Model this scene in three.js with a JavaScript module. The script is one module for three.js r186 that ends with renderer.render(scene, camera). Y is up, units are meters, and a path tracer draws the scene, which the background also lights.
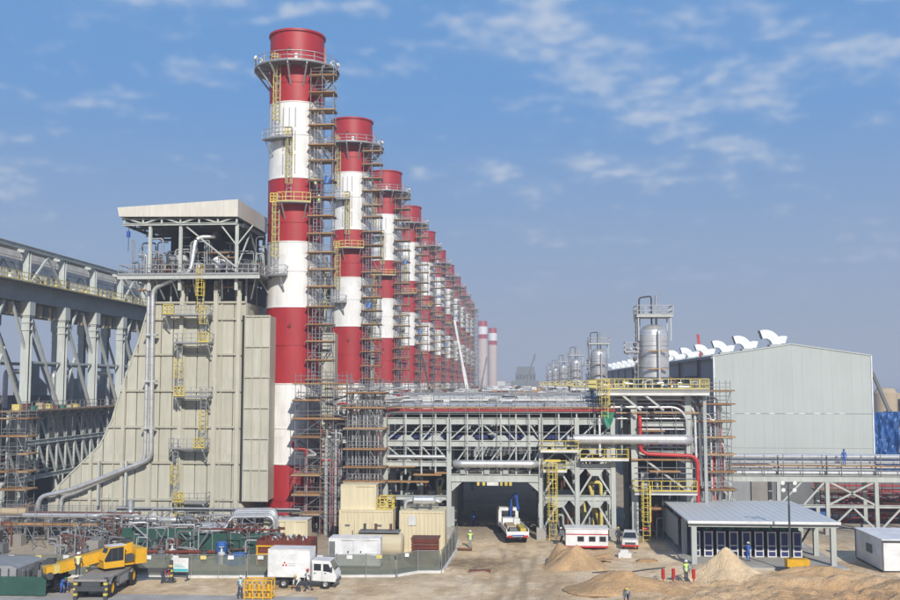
import * as THREE from 'three';
import { MarchingCubes } from 'three/addons/objects/MarchingCubes.js';
import { mergeGeometries } from 'three/addons/utils/BufferGeometryUtils.js';

// ---------- camera, sky, sun, exposure ----------
const scene = new THREE.Scene();
const renderer = new THREE.WebGLRenderer({ antialias: true });
renderer.setSize(1024, 683);
renderer.toneMapping = THREE.LinearToneMapping;
renderer.toneMappingExposure = 1.0;
renderer.shadowMap.enabled = true;
const camera = new THREE.PerspectiveCamera(33.4, 1.5, 1, 60000);
camera.position.set(0, 17.4, 0);
camera.rotation.order = 'YXZ';
camera.rotation.set(0.0828, 0.0707, 0);

function rng(seed) { let a = seed >>> 0; return () => { a = (a + 0x6D2B79F5) | 0; let t = Math.imul(a ^ (a >>> 15), 1 | a); t = (t + Math.imul(t ^ (t >>> 7), 61 | t)) ^ t; return ((t ^ (t >>> 14)) >>> 0) / 4294967296; }; }
const R = rng(7);
const rr = (a, b) => a + (b - a) * R();
const lat = new Float32Array(65536); { const q = rng(99); for (let i = 0; i < 65536; i++) lat[i] = q(); }
function vn(x, y, per = 256, s = 0) {
  const xi = Math.floor(x), yi = Math.floor(y), fx = x - xi, fy = y - yi;
  const m = (a) => ((a % per) + per) % per;
  const x0 = m(xi), x1 = m(xi + 1), y0 = m(yi), y1 = m(yi + 1);
  const h = (a, b) => lat[(((a + s * 37) & 255) << 8) | ((b + s * 91) & 255)];
  const u = fx * fx * (3 - 2 * fx), v = fy * fy * (3 - 2 * fy);
  const p = h(x0, y0), q = h(x1, y0), r = h(x0, y1), t = h(x1, y1);
  return p + (q - p) * u + (r - p + (p - q - r + t) * u) * v;
}
function fbm(x, y, oct = 5, per = 256, s = 0) { let a = 0.5, t = 0, n = 0; for (let i = 0; i < oct; i++) { t += a * vn(x, y, per, s + i); n += a; a *= 0.5; x *= 2; y *= 2; per = Math.min(256, per * 2); } return t / n; }
const sst = (a, b, x) => { const t = Math.min(1, Math.max(0, (x - a) / (b - a))); return t * t * (3 - 2 * t); };
const mix = (a, b, t) => a + (b - a) * t;

// sky: hazy blue air with thin scattered cloud
{
  const w = 2048, h = 1024, d = new Float32Array(w * h * 4);
  const top = [0.06, 0.175, 0.50], mid = [0.15, 0.335, 0.66], low = [0.295, 0.40, 0.58], hor = [0.35, 0.405, 0.50];
  for (let j = 0; j < h; j++) {
    const el = ((j + 0.5) / h - 0.5) * Math.PI, deg = el * 180 / Math.PI;
    for (let i = 0; i < w; i++) {
      const k = (j * w + i) * 4, az = ((i + 0.5) / w - 0.5) * 2 * Math.PI;
      let c;
      if (deg < 0) c = [0.33, 0.37, 0.42];
      else {
        const t1 = sst(0, 7, deg), t2 = sst(4, 18, deg), t3 = sst(14, 70, deg);
        c = [0, 1, 2].map((q) => mix(mix(mix(hor[q], low[q], t1), mid[q], t2), top[q], t3));
        if (deg > 1.5) {
          const r = 1 / Math.tan(el + 0.05), x = Math.cos(az) * r + 40, y = Math.sin(az) * r + 40;
          const warp = fbm(x * 2.4, y * 2.4, 3, 256, 5) * 1.1;
          const big = fbm(x * 1.15 + 8.4, y * 1.15 + 2.9, 3, 256, 11);
          const f = fbm(x * 6.5 + warp, y * 6.5 - warp, 6, 256, 21), g = fbm(x * 24 + warp * 2, y * 24, 4, 256, 27);
          let a = sst(0.555, 0.80, f * 0.46 + big * 0.34 + g * 0.28) * sst(3, 11, deg) * 0.52;
          a += sst(0.48, 0.75, big * 0.6 + f * 0.4) * 0.12 * sst(2, 9, deg);
          for (let q = 0; q < 3; q++) c[q] = mix(c[q], [0.66, 0.71, 0.78][q], Math.min(0.8, a));
        }
      }
      d[k] = c[0]; d[k + 1] = c[1]; d[k + 2] = c[2]; d[k + 3] = 1;
    }
  }
  const t = new THREE.DataTexture(d, w, h, THREE.RGBAFormat, THREE.FloatType);
  t.mapping = THREE.EquirectangularReflectionMapping; t.magFilter = THREE.LinearFilter; t.minFilter = THREE.LinearFilter; t.needsUpdate = true;
  scene.background = t; scene.environment = t;
}
const sun = new THREE.DirectionalLight(new THREE.Color(1.0, 0.93, 0.82), 4.8);
{
  const el = 31 * Math.PI / 180, az = 18 * Math.PI / 180;
  const dir = new THREE.Vector3(Math.sin(az) * Math.cos(el), Math.sin(el), Math.cos(az) * Math.cos(el));
  sun.target.position.set(-10, 10, -150); sun.position.copy(sun.target.position).addScaledVector(dir, 500);
  sun.castShadow = true; sun.shadow.mapSize.set(4096, 4096);
  Object.assign(sun.shadow.camera, { left: -150, right: 150, top: 120, bottom: -120, near: 50, far: 1200 });
  scene.add(sun, sun.target);
}
scene.fog = new THREE.FogExp2(new THREE.Color(0.66, 0.71, 0.80), 0.0006);

// ---------- materials ----------
function dtex(n, m, fn, srgb = true) {
  const d = new Uint8Array(n * n * 4);
  for (let j = 0; j < n; j++) for (let i = 0; i < n; i++) {
    let c = fn(i / n, j / n); if (typeof c === 'number') c = [c, c, c];
    const k = (j * n + i) * 4; for (let q = 0; q < 3; q++) d[k + q] = Math.max(0, Math.min(255, c[q] * 255)); d[k + 3] = 255;
  }
  const t = new THREE.DataTexture(d, n, n, THREE.RGBAFormat); t.wrapS = t.wrapT = THREE.RepeatWrapping;
  t.magFilter = THREE.LinearFilter; t.minFilter = THREE.LinearMipmapLinearFilter; t.generateMipmaps = true;
  if (srgb) t.colorSpace = THREE.SRGBColorSpace;
  t.repeat.set(1 / m, 1 / m); t.needsUpdate = true; return t;
}
const TX = {
  mottle: dtex(512, 7, (u, v) => 0.80 + 0.17 * fbm(u * 8, v * 8, 5, 8, 1) + 0.08 * fbm(u * 64, v * 64, 2, 64, 2)),
  streak: dtex(512, 9, (u, v) => { const s = fbm(u * 48, v * 3, 4, 48, 3), b = fbm(u * 6, v * 6, 4, 6, 4); const g = 0.85 + 0.10 * s + 0.07 * b; return [g, g * 0.996, g * 0.982]; }),
  sheet: dtex(512, 23, (u, v) => 0.90 + 0.03 * fbm(u * 90, v * 5, 3, 90, 60) + 0.06 * fbm(u * 4, v * 4, 5, 4, 61)),
  paint: dtex(512, 11, (u, v) => { const s = fbm(u * 32, v * 4, 4, 32, 6), b = fbm(u * 5, v * 5, 5, 5, 7), sp = fbm(u * 90, v * 90, 2, 90, 8) > 0.80 ? 0.06 : 0; return 0.80 + 0.13 * s + 0.12 * b - sp; }),
  rust: dtex(512, 4, (u, v) => { const b = fbm(u * 7, v * 7, 6, 7, 9), s = fbm(u * 30, v * 5, 3, 30, 10); return [0.72 + 0.28 * b, 0.62 + 0.38 * s * b, 0.6 + 0.3 * s]; }),
  wood: dtex(256, 2.2, (u, v) => { const a = fbm(u * 5, v * 40, 4, 40, 12), b = fbm(u * 4, v * 4, 3, 4, 13); const g = 0.62 + 0.3 * a + 0.12 * b; return [g, g * 0.98, g * 0.95]; }),
  sand: dtex(1024, 17, (u, v) => { const a = fbm(u * 6, v * 6, 6, 6, 14), b = fbm(u * 120, v * 120, 2, 120, 15), c = fbm(u * 30, v * 30, 4, 30, 16); const g = 0.72 + 0.16 * a + 0.14 * c + 0.12 * b, st = b > 0.84 ? -0.12 : 0; return [g + st, g * 0.985 + st, g * 0.955 + st]; }),
  sandb: dtex(512, 6, (u, v) => 0.5 * fbm(u * 12, v * 12, 5, 12, 17) + 0.5 * fbm(u * 60, v * 60, 3, 60, 18), false),
  conc: dtex(512, 8, (u, v) => 0.74 + 0.18 * fbm(u * 7, v * 7, 6, 7, 19) + 0.08 * fbm(u * 90, v * 90, 2, 90, 20)),
  clad: dtex(256, 5, (u, v) => 0.78 + 0.14 * fbm(u * 9, v * 9, 4, 9, 22) + ((v * 5) % 1 < 0.03 ? -0.18 : 0) + 0.06 * fbm(u * 2, v * 24, 3, 24, 23)),
  grate: dtex(256, 3, (u, v) => 0.7 + 0.22 * fbm(u * 20, v * 20, 4, 20, 24)),
};
const LC = (r, g, b) => new THREE.Color().setRGB(r, g, b);
function mat(r, g, b, map, o = {}) { return new THREE.MeshStandardMaterial({ color: LC(r, g, b), map: map ? TX[map] : null, roughness: 0.75, metalness: 0, side: THREE.DoubleSide, ...o }); }
const M = {
  steel: mat(0.50, 0.53, 0.50, 'paint', { roughness: 0.6 }),
  steel2: mat(0.40, 0.43, 0.42, 'paint', { roughness: 0.6 }),
  bluegrey: mat(0.53, 0.57, 0.55, 'paint', { roughness: 0.6 }),
  galv: mat(0.40, 0.41, 0.42, 'mottle', { roughness: 0.5, metalness: 0.35 }),
  tube: mat(0.34, 0.35, 0.36, 'mottle', { roughness: 0.5, metalness: 0.4 }),
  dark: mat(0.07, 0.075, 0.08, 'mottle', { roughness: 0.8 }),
  mid: mat(0.17, 0.18, 0.185, 'mottle', { roughness: 0.75 }),
  clad: mat(0.82, 0.83, 0.84, 'clad', { roughness: 0.38, metalness: 0.6 }),
  clad2: mat(0.62, 0.64, 0.66, 'clad', { roughness: 0.45, metalness: 0.5 }),
  cas: [mat(0.515, 0.51, 0.44, 'streak'), mat(0.49, 0.485, 0.415, 'streak'), mat(0.535, 0.53, 0.46, 'streak')],
  casrib: mat(0.47, 0.455, 0.385, 'streak'),
  fascia: mat(0.66, 0.65, 0.60, 'streak', { roughness: 0.6 }),
  red: mat(0.40, 0.020, 0.028, 'paint', { roughness: 0.5 }),
  white: mat(0.84, 0.84, 0.83, 'paint', { roughness: 0.5 }),
  whitep: mat(0.85, 0.86, 0.86, 'mottle', { roughness: 0.35 }),
  pale: mat(0.70, 0.70, 0.68, 'mottle'),
  wood: [mat(0.52, 0.31, 0.145, 'wood'), mat(0.41, 0.23, 0.105, 'wood'), mat(0.57, 0.38, 0.21, 'wood')],
  yellow: mat(0.70, 0.55, 0.10, 'mottle', { roughness: 0.5 }),
  yellowpale: mat(0.70, 0.60, 0.20, 'mottle', { roughness: 0.55 }),
  crane: mat(0.80, 0.44, 0.02, 'mottle', { roughness: 0.38 }),
  cream: mat(0.74, 0.66, 0.46, 'streak'),
  creamd: mat(0.62, 0.55, 0.39, 'streak'),
  brown: mat(0.20, 0.06, 0.03, 'rust'),
  redpipe: mat(0.55, 0.03, 0.03, 'mottle', { roughness: 0.45 }),
  rust: mat(0.19, 0.11, 0.07, 'rust'),
  sid: [mat(0.475, 0.52, 0.505, 'sheet', { roughness: 0.6 }), mat(0.47, 0.515, 0.50, 'sheet', { roughness: 0.6 }), mat(0.48, 0.525, 0.51, 'sheet', { roughness: 0.6 })],
  sidd: mat(0.30, 0.32, 0.35, 'streak'),  // darker siding tone; on the hall it carries the shade of the long side
  roof: mat(0.60, 0.64, 0.65, 'sheet', { roughness: 0.5 }),
  conc: mat(0.50, 0.48, 0.44, 'conc', { roughness: 0.9 }),
  concd: mat(0.36, 0.34, 0.31, 'conc', { roughness: 0.9 }),
  sand: new THREE.MeshStandardMaterial({ vertexColors: true, map: TX.sand, roughness: 0.95, bumpMap: TX.sandb, bumpScale: 0.16 }),
  net: mat(0.16, 0.185, 0.15, 'mottle', { transparent: true, opacity: 0.76, roughness: 0.9 }),
  net2: mat(0.135, 0.16, 0.13, 'mottle', { transparent: true, opacity: 0.8, roughness: 0.9 }),
  netg: mat(0.03, 0.10, 0.075, 'mottle', { transparent: true, opacity: 0.92, roughness: 0.9 }),
  tarp: mat(0.03, 0.13, 0.40, 'mottle', { roughness: 0.45 }),
  tarpg: mat(0.01, 0.20, 0.12, 'mottle', { roughness: 0.6 }),
  blue: mat(0.03, 0.10, 0.40, 'mottle', { roughness: 0.4 }),
  navy: mat(0.015, 0.025, 0.13, null, { roughness: 0.5 }),
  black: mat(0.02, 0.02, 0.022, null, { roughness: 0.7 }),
  tyre: mat(0.025, 0.025, 0.025, 'mottle', { roughness: 0.9 }),
  glass: mat(0.02, 0.025, 0.03, null, { roughness: 0.08 }),
  orange: mat(0.75, 0.13, 0.03, 'mottle'),
  grate: mat(0.33, 0.34, 0.34, 'grate', { roughness: 0.6, metalness: 0.3 }),
  sea: mat(0.03, 0.07, 0.11, null, { roughness: 0.25 }),
  tan: mat(0.50, 0.40, 0.27, 'streak'),
  hazeshaft: mat(0.60, 0.49, 0.45, 'streak'),  // pale pinkish tone puts distance haze into the far chimney colour
  teal: mat(0.05, 0.40, 0.45, null),
};

// ---------- geometry and scene helpers ----------
const sub = (a, b) => [a[0] - b[0], a[1] - b[1], a[2] - b[2]];
const add = (a, b, s = 1) => [a[0] + b[0] * s, a[1] + b[1] * s, a[2] + b[2] * s];
const cross = (a, b) => [a[1] * b[2] - a[2] * b[1], a[2] * b[0] - a[0] * b[2], a[0] * b[1] - a[1] * b[0]];
const len = (a) => Math.hypot(a[0], a[1], a[2]);
const nrm = (a) => { const l = len(a) || 1; return [a[0] / l, a[1] / l, a[2] / l]; };
const lerp = (a, b, t) => [mix(a[0], b[0], t), mix(a[1], b[1], t), mix(a[2], b[2], t)];
const used = new Map();
function numbered(n) { const k = used.get(n) ?? 0; used.set(n, k + 1); return k ? `${n}_${String(k).padStart(3, '0')}` : n; }
class MB {
  constructor() { this.p = []; this.n = []; this.u = []; }
  tri(a, b, c, n) { n = n || nrm(cross(sub(b, a), sub(c, a))); this.v(a, n); this.v(b, n); this.v(c, n); return this; }
  v(a, n, uv) {
    this.p.push(a[0], a[1], a[2]); this.n.push(n[0], n[1], n[2]);
    if (uv) this.u.push(uv[0], uv[1]);
    else { const x = Math.abs(n[0]), y = Math.abs(n[1]), z = Math.abs(n[2]); if (y > x && y > z) this.u.push(a[0], a[2]); else if (x > z) this.u.push(a[2], a[1]); else this.u.push(a[0], a[1]); }
  }
  quad(a, b, c, d) { const n = nrm(cross(sub(c, a), sub(d, b))); this.tri(a, b, c, n); return this.tri(a, c, d, n); }
  box(x0, x1, y0, y1, z0, z1) {
    const P = (i) => [i & 1 ? x1 : x0, i & 2 ? y1 : y0, i & 4 ? z1 : z0];
    return this.quad(P(4), P(5), P(7), P(6)).quad(P(1), P(0), P(2), P(3)).quad(P(5), P(1), P(3), P(7)).quad(P(0), P(4), P(6), P(2)).quad(P(6), P(7), P(3), P(2)).quad(P(0), P(1), P(5), P(4));
  }
  frame(a, b) { const t = nrm(sub(b, a)); const s = Math.abs(t[1]) > 0.97 ? [1, 0, 0] : nrm(cross(t, [0, 1, 0])); return [t, s, cross(s, t)]; }
  beam(a, b, w, h = w, os = 0, ou = 0, caps = true) {
    const [, s, u] = this.frame(a, b); const q = (e, i, j) => add(add(e, s, os + i * w / 2), u, ou + j * h / 2);
    const A = [q(a, -1, -1), q(a, 1, -1), q(a, 1, 1), q(a, -1, 1)], B = [q(b, -1, -1), q(b, 1, -1), q(b, 1, 1), q(b, -1, 1)];
    for (let i = 0; i < 4; i++) { const j = (i + 1) % 4; this.quad(A[j], A[i], B[i], B[j]); }
    if (caps) { this.quad(A[0], A[1], A[2], A[3]); this.quad(B[3], B[2], B[1], B[0]); }
    return this;
  }
  ib(a, b, h, w, t = 0.06) { this.beam(a, b, w, t, 0, h / 2 - t / 2); this.beam(a, b, w, t, 0, -h / 2 + t / 2); return this.beam(a, b, t * 0.7, h - 2 * t, 0, 0, false); }
  tube(a, b, r, seg = 5, r2 = r, caps = false) {
    const [, s, u] = this.frame(a, b), L = len(sub(b, a));
    for (let i = 0; i < seg; i++) {
      const t0 = i / seg * 2 * Math.PI, t1 = (i + 1) / seg * 2 * Math.PI;
      const d0 = add([s[0] * Math.cos(t0), s[1] * Math.cos(t0), s[2] * Math.cos(t0)], u, Math.sin(t0)), d1 = add([s[0] * Math.cos(t1), s[1] * Math.cos(t1), s[2] * Math.cos(t1)], u, Math.sin(t1));
      const p = add(a, d0, r), q = add(a, d1, r), m = add(b, d1, r2), n = add(b, d0, r2);
      this.v(p, d0, [t0 * r, 0]); this.v(n, d0, [t0 * r, L]); this.v(m, d1, [t1 * r, L]); this.v(p, d0, [t0 * r, 0]); this.v(m, d1, [t1 * r, L]); this.v(q, d1, [t1 * r, 0]);
      if (caps) { this.tri(a, p, q); this.tri(b, m, n); }
    }
    return this;
  }
  pipe(pts, r, seg = 8, bend = 2.2 * r, caps = true) {
    const c = [pts[0]];
    for (let i = 1; i < pts.length - 1; i++) {
      const a = sub(pts[i - 1], pts[i]), b = sub(pts[i + 1], pts[i]), k = Math.min(bend, len(a) * 0.49, len(b) * 0.49);
      const p = add(pts[i], nrm(a), k), q = add(pts[i], nrm(b), k);
      for (let j = 0; j <= 4; j++) { const t = j / 4; c.push(lerp(lerp(p, pts[i], t), lerp(pts[i], q, t), t)); }
    }
    c.push(pts[pts.length - 1]);
    let s = this.frame(c[0], c[1])[1], L = 0; const rings = [];
    for (let i = 0; i < c.length; i++) {
      const t = nrm(sub(c[Math.min(i + 1, c.length - 1)], c[Math.max(i - 1, 0)]));
      const dt = s[0] * t[0] + s[1] * t[1] + s[2] * t[2]; s = nrm(add(s, t, -dt)); const u = cross(s, t);
      if (i) L += len(sub(c[i], c[i - 1]));
      const ring = []; for (let j = 0; j <= seg; j++) { const a = j / seg * 2 * Math.PI, d = add([s[0] * Math.cos(a), s[1] * Math.cos(a), s[2] * Math.cos(a)], u, Math.sin(a)); ring.push([add(c[i], d, r), d, [a * r, L]]); }
      rings.push(ring);
    }
    for (let i = 0; i < rings.length - 1; i++) for (let j = 0; j < seg; j++) {
      const A = rings[i][j], B = rings[i + 1][j], C = rings[i + 1][j + 1], D = rings[i][j + 1];
      this.v(...A); this.v(...B); this.v(...C); this.v(...A); this.v(...C); this.v(...D);
    }
    if (caps) for (const [k, ring] of [[0, rings[0]], [c.length - 1, rings[rings.length - 1]]]) for (let j = 0; j < seg; j++) this.tri(c[k], ring[j][0], ring[j + 1][0]);
    return this;
  }
  lathe(cx, cy, cz, prof, seg = 24, axis = 'y') {
    const P = (r, h, a) => axis === 'y' ? [cx + r * Math.sin(a), cy + h, cz + r * Math.cos(a)] : axis === 'x' ? [cx + h, cy + r * Math.sin(a), cz + r * Math.cos(a)] : [cx + r * Math.cos(a), cy + r * Math.sin(a), cz + h];
    for (let k = 0; k < prof.length - 1; k++) {
      const [r0, h0] = prof[k], [r1, h1] = prof[k + 1]; const dr = r1 - r0, dh = h1 - h0, l = Math.hypot(dr, dh) || 1;
      for (let i = 0; i < seg; i++) {
        const a = i / seg * 2 * Math.PI, b = (i + 1) / seg * 2 * Math.PI;
        const N = (t) => sub(P(dh / l, -dr / l, t), [cx, cy, cz]);
        const A = P(r0, h0, a), B = P(r0, h0, b), C = P(r1, h1, b), D = P(r1, h1, a), na = N(a), nb = N(b), m = Math.max(r0, r1);
        const qa = [A, na, [a * m, h0]], qb = [B, nb, [b * m, h0]], qc = [C, nb, [b * m, h1]], qd = [D, na, [a * m, h1]];
        for (const w of axis === 'x' ? [qa, qc, qb, qa, qd, qc] : [qa, qb, qc, qa, qc, qd]) this.v(...w);
      }
    }
    return this;
  }
  sector(r0, r1, a0, a1, y, t, seg = 10) {
    const P = (r, a, h) => [r * Math.sin(a), h, r * Math.cos(a)];
    for (let i = 0; i < seg; i++) {
      const a = mix(a0, a1, i / seg), b = mix(a0, a1, (i + 1) / seg);
      this.quad(P(r0, a, y), P(r1, a, y), P(r1, b, y), P(r0, b, y)); this.quad(P(r0, a, y - t), P(r0, b, y - t), P(r1, b, y - t), P(r1, a, y - t));
      this.quad(P(r1, a, y - t), P(r1, b, y - t), P(r1, b, y), P(r1, a, y)); this.quad(P(r0, a, y), P(r0, b, y), P(r0, b, y - t), P(r0, a, y - t));
    }
    for (const a of [a0, a1]) this.quad(P(r0, a, y - t), P(r1, a, y - t), P(r1, a, y), P(r0, a, y));
    return this;
  }
  poly(pts, z0, z1) { // convex outline in x, y pushed from z0 to z1
    const n = pts.length, P = (i, z) => [pts[i][0], pts[i][1], z];
    for (let i = 1; i < n - 1; i++) { this.tri(P(0, z1), P(i, z1), P(i + 1, z1)); this.tri(P(0, z0), P(i + 1, z0), P(i, z0)); }
    for (let i = 0; i < n; i++) { const j = (i + 1) % n; this.quad(P(i, z0), P(j, z0), P(j, z1), P(i, z1)); }
    return this;
  }
  rail(pts, h = 1.1, sp = 1.6, r = 0.03, rails = 2) {
    for (let i = 0; i < pts.length - 1; i++) {
      const a = pts[i], b = pts[i + 1], n = Math.max(1, Math.round(len(sub(b, a)) / sp));
      for (let k = i ? 1 : 0; k <= n; k++) { const p = lerp(a, b, k / n); this.beam(p, add(p, [0, h, 0]), r * 2, r * 2, 0, 0, false); }
      for (let k = 1; k <= rails; k++) this.beam(add(a, [0, h * k / rails, 0]), add(b, [0, h * k / rails, 0]), r * 2, r * 2, 0, 0, false);
      this.beam(add(a, [0, 0.08, 0]), add(b, [0, 0.08, 0]), 0.02, 0.14, 0, 0, false);
    }
    return this;
  }
  ladder(x, z, y0, y1, n = [0, 0, 1], w = 0.5) {
    const s = [n[2], 0, -n[0]]; const p = (k, y) => [x + s[0] * w / 2 * k, y, z + s[2] * w / 2 * k];
    for (const k of [-1, 1]) this.beam(p(k, y0), p(k, y1), 0.07, 0.07, 0, 0, false);
    for (let y = y0 + 0.3; y < y1; y += 0.5) this.beam(p(-1, y), p(1, y), 0.045, 0.045, 0, 0, false);
    return this;
  }
  cage(x, z, y0, y1, n = [0, 0, 1], w = 0.8) {
    const s = [n[2], 0, -n[0]], c = (a, y) => { const q = a * Math.PI; return [x + s[0] * w / 2 * Math.cos(q) + n[0] * w * Math.sin(q), y, z + s[2] * w / 2 * Math.cos(q) + n[2] * w * Math.sin(q)]; };
    for (let y = y0; y <= y1; y += 0.9) for (let i = 0; i < 5; i++) this.beam(c(i / 5, y), c((i + 1) / 5, y), 0.055, 0.055, 0, 0, false);
    for (let i = 0; i <= 4; i++) this.beam(c(i / 4, y0), c(i / 4, y1), 0.05, 0.05, 0, 0, false);
    return this;
  }
  corr(x0, x1, y0, y1, z, pitch = 0.28, dep = 0.05) { // ribbed sheet facing +z
    const n = Math.max(1, Math.round((x1 - x0) / pitch)), w = (x1 - x0) / n;
    for (let i = 0; i < n; i++) {
      const x = x0 + i * w, q = [[x, 0], [x + w * 0.4, 0], [x + w * 0.5, -dep], [x + w * 0.9, -dep], [x + w, 0]];
      for (let k = 0; k < 4; k++) this.quad([q[k][0], y0, z + q[k][1]], [q[k + 1][0], y0, z + q[k + 1][1]], [q[k + 1][0], y1, z + q[k + 1][1]], [q[k][0], y1, z + q[k][1]]);
    }
    return this;
  }
  geo(o = [0, 0, 0]) {
    const p = new Float32Array(this.p); for (let i = 0; i < p.length; i += 3) { p[i] -= o[0]; p[i + 1] -= o[1]; p[i + 2] -= o[2]; }
    const g = new THREE.BufferGeometry(); g.setAttribute('position', new THREE.BufferAttribute(p, 3)); g.setAttribute('normal', new THREE.BufferAttribute(new Float32Array(this.n), 3)); g.setAttribute('uv', new THREE.BufferAttribute(new Float32Array(this.u), 2)); return g;
  }
  build(name, m, parent, stuff) { return put(name, this.geo(parent.base || [0, 0, 0]), m, parent, stuff); }
}
const mb = () => new MB();
function put(name, g, m, parent, stuff) {
  const o = new THREE.Mesh(g, m); o.name = name; o.castShadow = o.receiveShadow = true; o.base = parent.base || [0, 0, 0];
  if (stuff) o.userData.kind = 'stuff';
  parent.add(o); return o;
}
function thing(name, label, category, pos = [0, 0, 0], group) {
  const o = new THREE.Group(); o.name = numbered(name); o.position.set(...pos); o.base = pos; o.userData = { label, category };
  if (group) o.userData.group = group; scene.add(o); return o;
}
function single(b, name, m, label, category, pos, group) {
  const o = put(numbered(name), b.geo(pos), m, scene); o.position.set(...pos); o.userData = { label, category }; if (group) o.userData.group = group; return o;
}
function structure(name, g, m, pos = [0, 0, 0]) { const o = put(name, g, m, scene); o.position.set(...pos); o.userData.kind = 'structure'; return o; }
function copyOf(src, pos, label, turn) {
  const c = src.clone(); c.name = numbered(src.name.replace(/_\d{3}$/, '')); c.userData = { ...src.userData, label }; c.position.set(...pos); if (turn !== undefined) c.rotation.y = turn;
  scene.add(c); return c;
}
const ORD = ['nearest', 'second', 'third', 'fourth', 'fifth', 'sixth', 'seventh', 'eighth', 'ninth', 'tenth', 'eleventh'];

// ---------- ground, sea, pavement ----------
function gh(x, d) { // height of the sand at x and depth d
  const open = sst(-12, -4, x) * sst(118, 108, d) * sst(70, 76, d) + 0.25 * sst(-8, -14, x) * sst(89, 86, d);
  let h = open * 0.30 * (fbm(x * 0.22 + 50, d * 0.22 + 20, 5) - 0.5);
  const dig = sst(5, 12, x - (88 - d) * 0.3) * sst(94, 87.5, d);
  h += dig * (1.5 * Math.abs(fbm(x * 0.13 + 9, d * 0.2 + 31, 4, 256, 30) - 0.5) * 2 + 0.6 * (fbm(x * 0.5, d * 0.5, 4, 256, 33) - 0.5) + 0.75 * (fbm(x * 1.3, d * 1.5, 4, 256, 36) - 0.5) + 0.12);
  const tr = sst(4.0, 2.5, Math.abs(x + 4.0 + (d - 97) * 0.02)) * sst(92, 95, d) * sst(103, 100, d); // churned patch on the haul road
  h += tr * 0.5 * (fbm(x * 2.6, d * 1.3, 3, 256, 40) - 0.5);
  for (const o of [0, 1.9, -4.2, -2.4, 4.6]) { const cx = -1.6 + o + (3.2 + o * 0.3) * Math.sin((d - 78 + o * 2) * 0.045); h -= 0.11 * Math.exp(-(((x - cx) / 0.28) ** 2)) * sst(76, 80, d) * sst(116, 108, d); }
  return h;
}
function sandColour(x, d) {
  const a = fbm(x * 0.12 + 7, d * 0.16 + 3, 5, 256, 50), b = fbm(x * 0.6, d * 0.35, 4, 256, 55);
  let c = [0.82, 0.65, 0.43];
  const to = (q, t) => { c = c.map((v, i) => mix(v, q[i], Math.min(1, Math.max(0, t)))); };
  to([0.63, 0.465, 0.28], sst(0.40, 0.62, a) * 0.8);
  to([0.47, 0.34, 0.20], sst(0.56, 0.72, fbm(x * 0.9 + 3, d * 0.55 + 9, 5, 256, 58)) * 0.6);
  to([0.90, 0.76, 0.56], sst(0.50, 0.70, b) * 0.65);
  to([0.34, 0.255, 0.155], sst(4.5, 1.5, Math.hypot((x + 4.2) / 1.15, (d - 98.5) * 0.8)) * (0.5 + 1.1 * b) * 0.95);
  to([0.55, 0.36, 0.19], sst(4, 12, x - (88 - d) * 0.3) * sst(94, 87, d) * (0.4 + a));
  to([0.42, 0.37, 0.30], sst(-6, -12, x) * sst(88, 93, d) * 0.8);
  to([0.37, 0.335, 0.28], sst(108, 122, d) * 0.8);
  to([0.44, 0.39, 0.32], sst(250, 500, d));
  for (const o of [0, 1.9, 6.5, 8.4]) { const cx = -1.6 + o * 0.9 + (o > 5 ? -9 : 0) + 3.2 * Math.sin((d - 78 + o * 3) * 0.045); to([0.40, 0.30, 0.19], 0.75 * Math.exp(-(((x - cx) / 0.35) ** 2)) * sst(76, 80, d) * sst(118, 104, d) * sst(0.3, 0.6, b)); }
  return c;
}
{
  const axis = (a, b, st, far) => { const r = []; for (let v = a; v <= b + 1e-6; v += st) r.push(v); let q = st; let v = b; while (v < far) { q *= 1.35; v += q; r.push(Math.min(v, far)); } q = st; v = a; while (v > -far) { q *= 1.35; v -= q; r.unshift(Math.max(v, -far)); } return r; };
  const xs = axis(-46, 46, 0.34, 30000), ds = axis(76, 122, 0.3, 30000), p = [], u = [], c = [], ix = [], W = xs.length;
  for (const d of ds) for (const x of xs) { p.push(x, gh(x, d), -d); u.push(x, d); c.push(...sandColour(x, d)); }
  for (let j = 0; j < ds.length - 1; j++) for (let i = 0; i < W - 1; i++) { const k = j * W + i; ix.push(k, k + 1, k + W + 1, k, k + W + 1, k + W); }
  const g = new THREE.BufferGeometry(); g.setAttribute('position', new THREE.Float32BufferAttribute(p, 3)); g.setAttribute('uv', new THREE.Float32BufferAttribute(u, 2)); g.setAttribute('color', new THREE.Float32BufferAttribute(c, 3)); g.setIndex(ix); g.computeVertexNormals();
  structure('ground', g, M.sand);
  structure('sea', mb().box(170, 30000, -0.5, 0.35, -30000, -760).geo(), M.sea);
  structure('pavement', mb().box(-60, -16.5, -0.3, 0.16, -81.6, -70).geo(), M.conc);
  const slab = mb().box(15.6, 30.4, -0.3, 0.17, -117, -97.2); structure('concrete_slab', slab.geo(), M.conc);
}
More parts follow.
